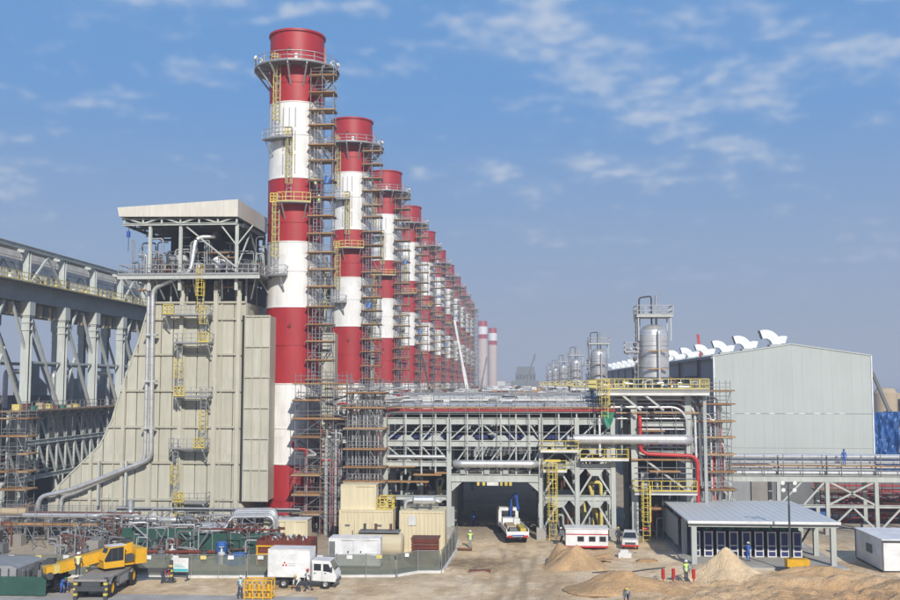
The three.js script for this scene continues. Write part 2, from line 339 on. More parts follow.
function pile(x, d, rx, rz, h, seed, label, col = [0.60, 0.435, 0.26], lean = 0) {
  const p = [], u = [], c = [], ix = [], nr = 26, na = 72, o = gh(x, d) - 0.1;
  for (let i = 0; i <= nr; i++) for (let j = 0; j <= na; j++) {
    const a = j / na * 2 * Math.PI, r = i / nr, w = 1 + 0.30 * (fbm(Math.cos(a) * 1.6 + seed, Math.sin(a) * 1.6 + seed, 3) - 0.5) * 2;
    const px = rx * r * w * Math.cos(a) + lean * (1 - r), pz = rz * r * w * Math.sin(a);
    const y = h * Math.pow(Math.max(0, 1 - r), 1.08) * (1 + 0.22 * (fbm(px * 0.9 + seed * 3, pz * 0.9, 4) - 0.5)) + 0.28 * (fbm(px * 1.3 + seed, pz * 1.3 + 4, 4) - 0.5) * (1 - r) * r * 4 - (r > 0.98 ? 0.1 : 0) + h * 0.42 * Math.max(0, 1 - Math.hypot((px - rx * 0.5 * Math.cos(seed)) / (rx * 0.42), (pz - rz * 0.45 * Math.sin(seed * 2.3)) / (rz * 0.5))) + h * 0.3 * Math.max(0, 1 - Math.hypot((px + rx * 0.5) / (rx * 0.35), (pz - rz * 0.4) / (rz * 0.4)));
    p.push(px, y, -pz); u.push(px + seed, pz); const q = 0.8 + 0.4 * fbm(px * 0.8 + seed, pz * 0.8, 4); c.push(col[0] * q, col[1] * q, col[2] * q);
  }
  for (let i = 0; i < nr; i++) for (let j = 0; j < na; j++) { const k = i * (na + 1) + j; ix.push(k, k + na + 1, k + 1, k + 1, k + na + 1, k + na + 2); }
  const g = new THREE.BufferGeometry(); g.setAttribute('position', new THREE.Float32BufferAttribute(p, 3)); g.setAttribute('uv', new THREE.Float32BufferAttribute(u, 2)); g.setAttribute('color', new THREE.Float32BufferAttribute(c, 3)); g.setIndex(ix); g.computeVertexNormals();
  const m = put(numbered('sand_pile'), g, M.sand, scene); m.position.set(x, o, -d); m.userData = { label, category: 'sand pile', group: 'heaps of excavated sand' };
}
pile(5.2, 97.5, 3.4, 3.2, 2.2, 3, 'brown sand heap in front of the white cabin with red stripe', [0.54, 0.37, 0.205]);
pile(17.9, 91.2, 4.7, 3.0, 2.15, 11, 'pale conical sand heap beside the shed, near the red posts', [0.70, 0.555, 0.37]);
pile(26.8, 91.6, 6.0, 2.2, 1.15, 17, 'long low sand ridge in front of the yellow light tower', [0.58, 0.395, 0.215]);
pile(9.0, 86.2, 5.2, 3.0, 1.35, 23, 'low brown spoil mound at the bottom edge, below the churned road', [0.52, 0.345, 0.185]);
pile(33.5, 86.5, 5.5, 2.6, 1.2, 29, 'low brown spoil mound at the bottom edge, below the white cabin', [0.54, 0.36, 0.195]);

// ---------- chimney stacks and their scaffolds ----------
const SX = -28.1, SZ = (i) => -(122.4 + 41.35 * i), NST = 11, SR = 3.4;
function makeStack() {
  const t = thing('chimney_stack', '', 'chimney', [SX, 0, SZ(0)], 'row of striped chimney stacks'); t.base = [0, 0, 0];
  const bands = [[0, 7.7, 'red'], [7.7, 17.3, 'white'], [17.3, 26.6, 'red'], [26.6, 34.6, 'white'], [34.6, 42.5, 'red'], [42.5, 52, 'white'], [52, 61, 'red']];
  for (const [a, b, m] of bands) mb().lathe(0, 0, 0, [[SR, a + 0.004], [SR, b]], 40).build('painted_band', M[m], t);
  mb().lathe(0, 0, 0, [[SR - 0.25, 55], [SR - 0.25, 61.2]], 40).build('flue_lining', M.dark, t);
  mb().lathe(0, 0, 0, [[SR, 60.9], [SR + 0.18, 60.95], [SR + 0.18, 61.2], [SR - 0.26, 61.2]], 40).build('rim', M.red, t);
  const ringG = mb().lathe(0, 0, 0, [[SR, -0.06], [SR + 0.07, -0.06], [SR + 0.07, 0.06], [SR, 0.06]], 40).geo();
  for (const [, b] of [[0, 7.7], [0, 17.3], [0, 26.6], [0, 34.6], [0, 42.5], [0, 52]]) { const r = put('stiffener_ring', ringG, M.white, t); r.position.y = b; }
  for (const y of [3.4, 12, 22, 31, 37, 47.9, 54.5, 58.5]) { const r = put('stiffener_ring', ringG, (y > 7.7 && y < 17.3) || (y > 26.6 && y < 34.6) || (y > 42.5 && y < 52) ? M.white : M.red, t); r.position.y = y; }
  mb().lathe(0, 0, 0, [[SR + 0.5, 0], [SR + 0.5, 0.5], [SR, 0.5]], 40).build('base_ring', M.conc, t);
  // top ring platform
  const ry = 56.7, rp = mb().sector(SR + 0.05, 5.35, 0, 2 * Math.PI, ry, 0.16, 36).build('ring_platform', M.grate, t);
  const hr = mb(), br = null; const arc = (r, y, a0, a1, n) => Array.from({ length: n + 1 }, (_, i) => { const a = mix(a0, a1, i / n); return [r * Math.sin(a), y, r * Math.cos(a)]; });
  hr.rail(arc(5.3, ry, 0, 2 * Math.PI, 20), 1.15, 3, 0.035); hr.build('handrail', M.galv, rp);
  for (let k = 0; k < 14; k++) { const a = k / 14 * 2 * Math.PI, s = Math.sin(a), c = Math.cos(a); mb().beam([s * 5.2, ry - 0.3, c * 5.2], [s * SR, ry - 2.6, c * SR], 0.18).beam([s * SR, ry - 0.3, c * SR], [s * 5.3, ry - 0.3, c * 5.3], 0.14, 0.3).build('bracket', M.galv, rp); }
  for (let k = 0; k < 6; k++) { const a = k * 1.05 + 0.2; mb().box(Math.sin(a) * 5 - 0.18, Math.sin(a) * 5 + 0.18, ry, ry + 0.8, Math.cos(a) * 5 - 0.15, Math.cos(a) * 5 + 0.15).build(k % 2 ? 'junction_box' : 'warning_light', k % 2 ? M.pale : M.whitep, rp); }
  for (const a of [-1.2, 1.9]) mb().lathe(Math.sin(a) * 5.2, ry + 1.1, Math.cos(a) * 5.2, [[0.02, 0], [0.25, 0.05], [0.27, 0.3], [0.15, 0.5], [0.02, 0.55]], 10).build('warning_light', M.whitep, rp);
  mb().beam([Math.sin(0.9) * 5.3, ry, Math.cos(0.9) * 5.3], [Math.sin(0.9) * 5.3, ry + 2, Math.cos(0.9) * 5.3], 0.1).build('flag_pole', M.orange, rp);
  // access platforms on the camera side
  for (const [y, a0, a1] of [[47.3, -0.85, 0.10], [39.3, -0.25, 0.62], [30.4, -1.12, -0.02], [21.4, 1.3, 1.9]]) {
    const p = mb().sector(SR + 0.03, 4.75, a0, a1, y, 0.14, 8).build('access_platform', M.grate, t);
    const h = mb(); h.rail([[SR * Math.sin(a0), y, SR * Math.cos(a0)], ...arc(4.7, y, a0, a1, 4), [SR * Math.sin(a1), y, SR * Math.cos(a1)]], 1.15, 1.4, 0.033); h.build('handrail', y === 39.3 ? M.yellowpale : M.galv, p);
    for (const q of [0.12, 0.88]) { const a = mix(a0, a1, q), s = Math.sin(a), c = Math.cos(a); mb().beam([s * 4.6, y - 0.2, c * 4.6], [s * SR, y - 2.0, c * SR], 0.14).build('bracket', M.galv, p); }
  }
  for (const [y0, y1, a] of [[47.3, 57.8, -0.45], [39.3, 48.4, 0.0], [30.4, 40.4, -0.42], [21.4, 31.5, 1.3]]) {
    const n = [Math.sin(a), 0, Math.cos(a)], l = mb().ladder(n[0] * (SR + 0.3), n[2] * (SR + 0.3), y0, y1, n, 0.55).build('ladder', M.galv, t);
    mb().cage(n[0] * (SR + 0.3), n[2] * (SR + 0.3), y0 + 2.3, y1 - 0.9, n, 0.8).build('cage', M.yellowpale, l);
    mb().rail([[n[0] * (SR + 0.9) - 0.4, y1 - 1.1, n[2] * (SR + 1.1)], [n[0] * (SR + 0.9) + 0.4, y1 - 1.1, n[2] * (SR + 1.1)]], 1.1, 0.4, 0.05, 3).build('gate', M.yellow, l);
  }
  for (const [y, a] of [[58.6, -0.05], [24.3, 0.06], [14.6, 0.35], [5.2, 0.3], [45.5, 0.05]]) mb().lathe(Math.sin(a) * SR, y, Math.cos(a) * SR, [[0, 0.18], [0.2, 0.18], [0.2, -0.1]], 10, 'z').build('inspection_port', y < 17 && y > 7 ? M.galv : M.brown, t);
  const st = mb(); for (let k = 0; k < 9; k++) st.box(-0.9 + (k % 3) * 0.75, -0.82 + (k % 3) * 0.75, 43 + Math.floor(k / 3) * 2.9, 45.4 + Math.floor(k / 3) * 2.9, 3.25, 3.5); st.build('cable_clips', M.galv, t);
  return t;
}
const WOODG = [];
function deck(t, x0, x1, y, z0, z1) { return mb().box(x0, x1, y, y + 0.15, z0, z1).build('plank_deck', M.wood[Math.floor(R() * 3)], t); }
function scaffold(t, x0, x1, z0, z1, ys, nx = 2, nz = 1, o = {}) { // z0 is the far side, z1 the near one
  const { prob = 1, base = 0, r = 0.036, over = 0.35, m = M.tube, nd = nx } = o, b = mb(), top = ys[ys.length - 1] + 1.3;
  const X = (i) => mix(x0, x1, i / nx), Z = (j) => mix(z0, z1, j / nz);
  for (let i = 0; i <= nx; i++) for (let j = 0; j <= nz; j++) b.tube([X(i), base, Z(j)], [X(i), top + (R() < 0.3 ? rr(0, 1) : 0), Z(j)], r, 4);
  ys.forEach((y, k) => {
    for (let j = 0; j <= nz; j++) { const e = rr(0.1, 0.6); b.tube([x0 - e, y, Z(j)], [x1 + rr(0.1, 0.6), y, Z(j)], r, 4); if (j === nz || j === 0) { b.tube([x0, y + 1, Z(j)], [x1, y + 1, Z(j)], r * 0.85, 4); b.tube([x0, y + 0.55, Z(j)], [x1, y + 0.55, Z(j)], r * 0.8, 4); } }
    for (let i = 0; i <= nx; i++) { b.tube([X(i), y, z0 - 0.2], [X(i), y, z1 + 0.25], r, 4); if (i === 0 || i === nx) b.tube([X(i), y + 1, z0], [X(i), y + 1, z1], r * 0.85, 4); }
    const yp = k ? ys[k - 1] : base;
    if (k % 2) { b.tube([x0, yp, z1], [X(Math.min(nx, 1 + (nx > 3 ? 1 : 0))), y, z1], r, 4); b.tube([x1, yp, z0], [x1, y, z1], r, 4); } else { b.tube([x1, yp, z1], [X(Math.max(0, nx - 1 - (nx > 3 ? 1 : 0))), y, z1], r, 4); b.tube([x0, yp, z1], [x0, y, z0], r, 4); }
    for (let i = 0; i < nd; i++) if (R() < prob) deck(t, mix(x0, x1, i / nd) - (i ? -0.02 : over), mix(x0, x1, (i + 1) / nd) + (i === nd - 1 ? over : -0.02), y + 0.05 + rr(0, 0.02), z0 - 0.1, z1 + rr(0, 0.3));
  });
  b.build('tube_frame', m, t, true); return t;
}
const range = (a, b, s) => { const r = []; for (let v = a; v <= b + 1e-6; v += s) r.push(v); return r; };
const stack0 = makeStack();
function towerScaffold(v) {
  const t = thing('scaffold_tower', '', 'scaffold', [SX + 3.85, 0, SZ(0) + 2.75], 'scaffold towers climbing the stacks'); t.base = [0, 0, 0];
  scaffold(t, -1.3, 1.5, -0.85, 0.85, range(2.4, 55.6, 2.2).map((y) => y + rr(-0.2, 0.2)), 2, 1, { r: 0.042, over: 0.22, nd: 1, dark: true });
  const s = mb().ladder(-0.6, 0.7, 0, 52, [0, 0, 1], 0.4); s.build('ladder', M.tube, t);
  for (const [y, x] of v) { const q = mb(); for (let k = 0; k < 3; k++) q.quad([x + k * 0.3, y, 1.15 + 0.1 * (k % 2)], [x + (k + 1) * 0.3, y, 1.15 + 0.1 * ((k + 1) % 2)], [x + (k + 1) * 0.3 + 0.2, y + 0.9, 1.02], [x + k * 0.3 + 0.2, y + 1.0 - 0.2 * k, 1.0]); q.build('tarpaulin', M.tarp, t); }
  return t;
}
const tow = [towerScaffold([[41.6, 0.4]]), towerScaffold([[29.5, -0.7]])];
const stackLook = ['tallest in view, beside the roofed boiler', 'just behind the tallest one', 'between its neighbours in the receding row', 'partly overlapped by the third', 'where the row begins to crowd', 'seen as a narrow strip', 'seen as a narrow strip further on', 'faded by haze', 'small and faded by haze', 'last but one of the row', 'the last and smallest of the row'];
for (let i = 0; i < NST; i++) {
  const s = i ? copyOf(stack0, [SX, 0, SZ(i)], '') : stack0; s.userData.label = `${ORD[i]} red and white striped chimney stack, ${stackLook[i]}`;
  const src = tow[i % 2], w = i < 2 ? src : copyOf(src, [SX + 3.85, 0, SZ(i) + 2.75], ''); w.position.set(SX + 3.85, 0, SZ(i) + 2.75); w.userData.label = `tall tube scaffold with plank decks beside the ${ORD[i]} striped stack`;
}

// ---------- heat recovery boiler beside the nearest stack ----------
const DUCT = [[-56.3, 3.9], [-53.9, 6.35], [-50.1, 10], [-48.7, 13], [-47.6, 16.9], [-45.7, 22.3], [-44.4, 27.0]];
const ductTop = (x) => { if (x >= -44.4) return 27.0; for (let i = 0; i < DUCT.length - 1; i++) if (x <= DUCT[i + 1][0]) return mix(DUCT[i][1], DUCT[i + 1][1], (x - DUCT[i][0]) / (DUCT[i + 1][0] - DUCT[i][0])); return 27.0; };
function clipUnder(poly, f) { const r = []; for (let i = 0; i < poly.length; i++) { const a = poly[i], b = poly[(i + 1) % poly.length], da = f(a[0]) - a[1], db = f(b[0]) - b[1]; if (da >= 0) r.push(a); if (da * db < 0) { const t = da / (da - db); r.push([mix(a[0], b[0], t), mix(a[1], b[1], t)]); } } return r; }
const ZF = -117, ROWS = [1.5, 3.7, 8.0, 12.2, 16.5, 20.8, 25.0, 27.0];
function boilerShell(t, full) {
  const cols = []; for (let x = -56.3; x < -44.5; x += 1.32) cols.push(x); for (let k = 0; k <= 8; k++) cols.push(mix(-44.4, -32.6, k / 8));
  const core = mb();
  for (let i = 0; i < cols.length - 1; i++) { const a = cols[i], b = cols[i + 1]; core.poly([[a, 1.5], [b, 1.5], [b, ductTop(b) - 0.06], [a, ductTop(a) - 0.06]], -128.5, ZF - 0.3); }
  core.build('casing_core', M.casrib, t);
  if (full) for (let i = 0; i < cols.length - 1; i++) for (let j = 0; j < ROWS.length - 1; j++) {
    const a = cols[i] + 0.06, b = cols[i + 1] - 0.06; let q = [[a, ROWS[j] + 0.03], [b, ROWS[j] + 0.03], [b, ROWS[j + 1] - 0.03], [a, ROWS[j + 1] - 0.03]];
    if (a < -44.4) { const A = ductTop(cols[i]), B = ductTop(cols[i + 1]); q = clipUnder(q, (x) => mix(A, B, (x - cols[i]) / (cols[i + 1] - cols[i]))); }
    if (q.length > 2) mb().poly(q, ZF - 0.28, ZF + rr(-0.012, 0.012)).build('casing_panel', M.cas[Math.floor(R() * 3)], t);
  }
  for (const y of ROWS) { let x0 = -44.4; for (let x = -56.3; x < -44.4; x += 0.05) if (ductTop(x) > y) { x0 = x; break; } mb().box(x0, -32.7, y - 0.12, y + 0.12, ZF + 0.02, ZF + 0.26).build('stiffener', M.casrib, t); }
  for (const x of [-43.9, -40.3, -36.2, -33.4]) mb().ib([x, 0, ZF + 0.42], [x, 29.5, ZF + 0.42], 0.5, 0.45, 0.07).build('buckstay_column', M.cas[2], t);
  for (const x of [-54.9, -51, -47.2]) mb().ib([x, 0, ZF + 0.35], [x, ductTop(x) - 0.1, ZF + 0.35], 0.4, 0.36, 0.06).build('buckstay_column', M.cas[0], t);
  if (full) for (let i = 1; i < cols.length - 1; i++) { const x = cols[i]; if (i % 3 === 0) mb().box(x - 0.1, x + 0.1, 1.5, ductTop(x) - 0.1, ZF + 0.03, ZF + 0.14).build('rib', M.cas[1], t); }
  mb().box(-32.95, -32.57, 3.6, 25.4, ZF - 0.1, ZF + 0.5).build('shade_gap_strip', M.black, t);  // black strip put in as the shadow gap left of the outlet duct
  const rim = mb(); for (let i = 0; i < DUCT.length - 1; i++) rim.beam([DUCT[i][0], DUCT[i][1], ZF - 0.1], [DUCT[i + 1][0], DUCT[i + 1][1], ZF - 0.1], 0.5, 0.16); rim.build('duct_edge', M.cas[2], t);
  for (const x of [-43.9, -40.3, -36.2, -33.4]) mb().box(x - 0.3, x + 0.3, 0, 1.5, -128.4, -127.8).build('support_leg', M.steel2, t);
  // outlet duct to the stack
  mb().box(-32.55, -29.6, 3.7, 25.3, -126.6, ZF + 0.45).build('outlet_duct', M.casrib, t);
  const oy = [3.7, 7.3, 10.9, 14.5, 18.1, 21.7, 25.3], ox = [-32.55, -31.6, -30.6, -29.6];
  for (let j = 0; j < 6; j++) for (let i = 0; i < 3; i++) mb().box(ox[i] + 0.05, ox[i + 1] - 0.05, oy[j] + 0.05, oy[j + 1] - 0.05, ZF + 0.46, ZF + 0.56 + rr(0, 0.02)).build('casing_panel', M.cas[Math.floor(R() * 3)], t);
  for (const y of oy) mb().box(-32.6, -29.5, y - 0.09, y + 0.09, ZF + 0.58, ZF + 0.74).build('stiffener', M.cas[1], t);
  for (const x of ox) mb().box(x - 0.06, x + 0.06, 3.7, 25.3, ZF + 0.585, ZF + 0.70).build('rib', M.cas[1], t);
}
function boilerRoof(t) {
  const r = mb(); const A = [-47.5, 37.1], B = [-33.15, 36.95];
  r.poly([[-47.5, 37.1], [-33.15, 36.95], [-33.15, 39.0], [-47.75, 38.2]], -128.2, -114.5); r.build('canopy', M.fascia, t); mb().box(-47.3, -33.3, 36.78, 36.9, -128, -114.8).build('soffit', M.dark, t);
  const rb = mb(); for (let k = 0; k <= 24; k++) { const x = mix(-47.4, -33.2, k / 24); rb.box(x - 0.02, x + 0.02, 37.12, mix(38.1, 38.9, k / 24), -114.5, -114.47); } rb.build('sheet_ribs', M.fascia, t);
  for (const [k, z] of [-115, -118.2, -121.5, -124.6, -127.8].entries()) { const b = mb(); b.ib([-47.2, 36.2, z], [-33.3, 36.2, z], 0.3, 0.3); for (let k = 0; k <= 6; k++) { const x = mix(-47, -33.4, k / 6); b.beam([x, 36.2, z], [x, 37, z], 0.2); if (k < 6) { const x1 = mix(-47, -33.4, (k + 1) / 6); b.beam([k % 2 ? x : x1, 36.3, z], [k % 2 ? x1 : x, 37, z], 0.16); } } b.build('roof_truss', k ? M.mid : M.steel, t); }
  for (const x of [-47, -42.5, -38, -33.4]) mb().beam([x, 36.2, -127.8], [x, 36.2, -115], 0.2, 0.3).build('purlin', M.mid, t);
  for (const x of [-43.9, -40.2, -33.4]) for (const z of [-115.2, -127.6]) { mb().ib([x, 28.3, z], [x, 36.1, z], 0.34, 0.34).build('roof_column', M.steel, t); if (x > -35) { const b = mb(); b.beam([x, 33.6, z], [x + 1.9, 36, z], 0.15); b.beam([x, 33.6, z], [x - 1.9, 36, z], 0.15); b.build('knee_brace', M.steel, t); } }
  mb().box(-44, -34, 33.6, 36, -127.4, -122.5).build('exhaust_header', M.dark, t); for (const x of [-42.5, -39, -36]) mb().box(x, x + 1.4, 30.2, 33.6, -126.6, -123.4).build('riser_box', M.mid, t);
  const bb = mb(); bb.beam([-33.4, 31, -115.2], [-39.5, 35.9, -115.2], 0.16); bb.beam([-33.4, 31, -115.4], [-33.4, 36, -121], 0.16); bb.beam([-33.4, 31, -127], [-33.4, 36, -121], 0.16); bb.build('wind_brace', M.steel, t);
}
const boiler = thing('heat_recovery_boiler', 'cream panelled boiler with flat white canopy beside the nearest striped stack', 'boiler', [-44, 0, -122.5], 'boilers in a row along the stacks');
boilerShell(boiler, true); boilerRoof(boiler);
{
  const t = boiler;
  // upper works under the canopy
  const d = mb().box(-47.5, -30.4, 30.0, 30.16, -128.5, -114.4).build('top_deck', M.grate, t);
  mb().rail([[-47.4, 30.16, -128], [-47.4, 30.16, -114.5], [-30.5, 30.16, -114.5], [-30.5, 30.16, -128]], 1.15, 1.3, 0.035).build('handrail', M.galv, d);
  mb().box(-47.5, -30.4, 29.6, 29.98, -114.55, -114.4).build('edge_beam', M.steel, d);
  for (const x of [-46.9, -45.3, -43, -41, -38.5, -35, -31]) { mb().beam([x, 29.6, -114.8], [mix(x, -40, 0.12), 27.4, -117], 0.13).build('bracket', M.steel2, t); }
  for (const x of [-44, -42, -40, -38, -36, -34, -32.8]) for (const z of [-117.4, -122, -128]) mb().beam([x, 27, z], [x, 30, z], 0.2).build('stub_column', M.steel2, t);
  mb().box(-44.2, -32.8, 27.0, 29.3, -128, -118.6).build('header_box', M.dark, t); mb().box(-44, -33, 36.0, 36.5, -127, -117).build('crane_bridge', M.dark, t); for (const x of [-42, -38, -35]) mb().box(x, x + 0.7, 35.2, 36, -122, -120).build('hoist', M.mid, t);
  const dr = (x, y, z0, z1, r, m) => mb().lathe(x, y, z0, [[0, -0.45 * r], [r * 0.6, -0.35 * r], [r * 0.93, -0.1], [r, 0], [r, z1 - z0], [r * 0.93, z1 - z0 + 0.1], [r * 0.6, z1 - z0 + 0.35 * r], [0, z1 - z0 + 0.45 * r]], 20, 'z').build('steam_drum', m, t);
  dr(-36.3, 31.8, -127, -117.5, 0.85, M.whitep); dr(-41.7, 32.2, -127, -119, 1.15, M.clad2); dr(-39.3, 31.4, -126, -118.2, 0.6, M.clad2);
  for (const [x, z] of [[-36.3, -118.5], [-41.7, -120], [-36.3, -126], [-41.7, -126], [-39.3, -119]]) mb().box(x - 0.3, x + 0.3, 30.16, 31.2, z - 0.3, z + 0.3).build('saddle', M.rust, t);
  for (let k = 0; k < 190; k++) { // valves, risers and relief pipes among the drums
    const x = rr(-46.4, -31.5), z = rr(-127, -115.6), y = k % 3 ? rr(30.9, 33) : rr(32, 35.4), r = rr(0.04, 0.11), q = mb();
    const dx = rr(-2.4, 2.4), pts = [[x, 30.1, z], [x, y, z], [Math.max(-46.6, Math.min(-31, x + dx)), y, z]]; if (R() < 0.5) pts.push([pts[2][0], 30.1, z - 0.4]);
    q.pipe(pts, r, 6, 0.4); q.build('pipe', [M.galv, M.mid, M.clad2, M.steel2, M.mid, M.dark, M.tube, M.dark, M.rust][k % 9], t);
  }
  for (let k = 0; k < 44; k++) { const x = rr(-46, -31.4), z = rr(-127, -116), w = rr(0.5, 1.4); mb().box(x, x + w, 30.16, 30.16 + rr(0.5, 2.2), z - w, z).build('equipment_box', [M.mid, M.dark, M.galv, M.creamd][k % 4], t); }
  for (let k = 0; k < 22; k++) { const x = rr(-46, -31.4), z = rr(-124, -115.2); mb().lathe(x, 30.16, z, [[0.16, 0], [0.16, 0.5], [0.34, 0.55], [0.34, 0.8], [0.1, 0.85], [0.1, 1.2], [0.3, 1.2], [0.3, 1.26], [0, 1.26]], 8).build('valve', [M.rust, M.galv, M.mid, M.dark][k % 4], t); }
  for (const [x0, x1, y, z] of [[-41.3, -37.6, 28.9, -116.3], [-45.6, -43.9, 28.4, -115.9], [-36.2, -33.2, 28.7, -116.2], [-38.8, -34.4, 33.0, -117.6], [-35.8, -33.6, 32.2, -116]]) mb().box(x0, x1, y, y + 0.12, z - 0.9, z + 0.2).build('plank_deck', M.wood[1], t);
  const up = mb(); for (let k = 0; k < 9; k++) { const x = rr(-40, -33); up.tube([x, 28.2, -116.2], [x, rr(31, 33.5), -116.2], 0.035, 4); } up.tube([-41, 33, -116.6], [-33, 33.1, -116.6], 0.035, 4); up.tube([-41, 32, -116.6], [-33, 32.1, -116.6], 0.035, 4); up.build('tube_frame', M.tube, t, true);
  mb().box(-46.7, -46.35, 34.7, 35.4, -115.2, -114.9).build('hoist', M.blue, t); mb().tube([-46.5, 33, -115.05], [-46.5, 36.1, -115.05], 0.04, 4).build('chain', M.dark, t);
  // access ladders zigzagging up the front
  const PL = [[-42.0, -36.5, 25.4], [-40.7, -36.3, 22.1], [-40.5, -36.3, 15.8], [-40.9, -36.6, 9.8], [-40.3, -36.4, 3.6]];
  PL.forEach(([x0, x1, y], k) => {
    const z1 = ZF + 2.3, p = mb().box(x0, x1, y - 0.12, y, ZF + 0.7, z1).build('access_platform', M.grate, t);
    mb().rail([[x0, y, ZF + 0.75], [x0, y, z1], [x1, y, z1], [x1, y, ZF + 0.75]], 1.1, 1.1, 0.034).build('handrail', M.galv, p);
    for (const x of [x0 + 0.3, x1 - 0.3]) mb().beam([x, y - 0.2, z1 - 0.1], [x, y - 1.7, ZF + 0.65], 0.13).beam([x, y - 0.2, z1], [x, y - 0.2, ZF + 0.6], 0.14, 0.2).build('bracket', M.steel, p);
    const lx = k % 2 ? x1 - 0.7 : x0 + 0.7; mb().rail([[lx - 0.6, y + 0.05, z1 + 0.1], [lx + 0.6, y + 0.05, z1 + 0.1]], 1.15, 0.4, 0.045, 3).build('gate', M.yellow, p);
    if (k < 4) {
      const ny = PL[k + 1][2], l = mb().ladder(k % 2 ? x0 + 0.7 : x1 - 0.7, z1 - 0.4, ny, y + 1, [0, 0, 1], 0.6).build('ladder', M.galv, t);
      mb().cage(k % 2 ? x0 + 0.7 : x1 - 0.7, z1 - 0.4, ny + 2.2, ny + Math.min(3.6, y - ny + 0.8) + 0.9, [0, 0, 1], 0.9).build('cage', M.yellow, l);
    }
  });
  { const l = mb().ladder(-39.6, ZF + 1.9, 0, 4.6, [0, 0, 1], 0.7).build('ladder', M.yellow, t); mb().cage(-39.6, ZF + 1.9, 2, 3.6, [0, 0, 1], 0.9).build('cage', M.yellow, l); }
  { const l = mb().ladder(-37.6, ZF + 2.0, 25.4, 31.4, [0, 0, 1], 0.7).build('ladder', M.yellow, t); mb().cage(-37.6, ZF + 2.0, 27.6, 31, [0, 0, 1], 0.95).build('cage', M.yellow, l); }
  // large insulated pipes clamped to the front
  mb().pipe([[-36.6, 35, -117], [-38.7, 34.75, -116.2], [-39.0, 30.5, -115.4], [-43.6, 28.6, -115.6], [-43.4, 8.5, -115.8], [-52.8, 4.9, -115.8], [-56.8, 4.0, -115.8], [-57.2, 0, -115.8]], 0.27, 12, 0.9).build('steam_pipe', M.clad, t);
  mb().pipe([[-44.3, 29.5, -116.2], [-44.25, 8.9, -116.1], [-44.6, 8.0, -116.1], [-53, 4.3, -116.1], [-54.2, 4.0, -116.1], [-54.4, 0, -116.1]], 0.22, 10, 0.8).build('steam_pipe', M.clad, t);
  for (const y of [12, 17.5, 23]) mb().box(-44.6, -43.0, y, y + 0.18, ZF + 0.65, ZF + 1.5).build('pipe_clamp', M.steel, t);
  for (const x of [-46.5, -49.8]) mb().box(x - 0.12, x + 0.12, 3, 8.2, ZF + 0.55, ZF + 1.0).build('pipe_clamp', M.steel, t);
}
for (let i = 1; i < 6; i++) {
  const t = thing('heat_recovery_boiler', `${ORD[i]} cream boiler, a strip of panels showing between the striped stacks`, 'boiler', [-44, 0, -122.5], 'boilers in a row along the stacks');
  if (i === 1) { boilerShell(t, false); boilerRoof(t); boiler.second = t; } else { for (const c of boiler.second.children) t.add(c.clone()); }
  t.position.z = -122.5 - 41.35 * i;
}

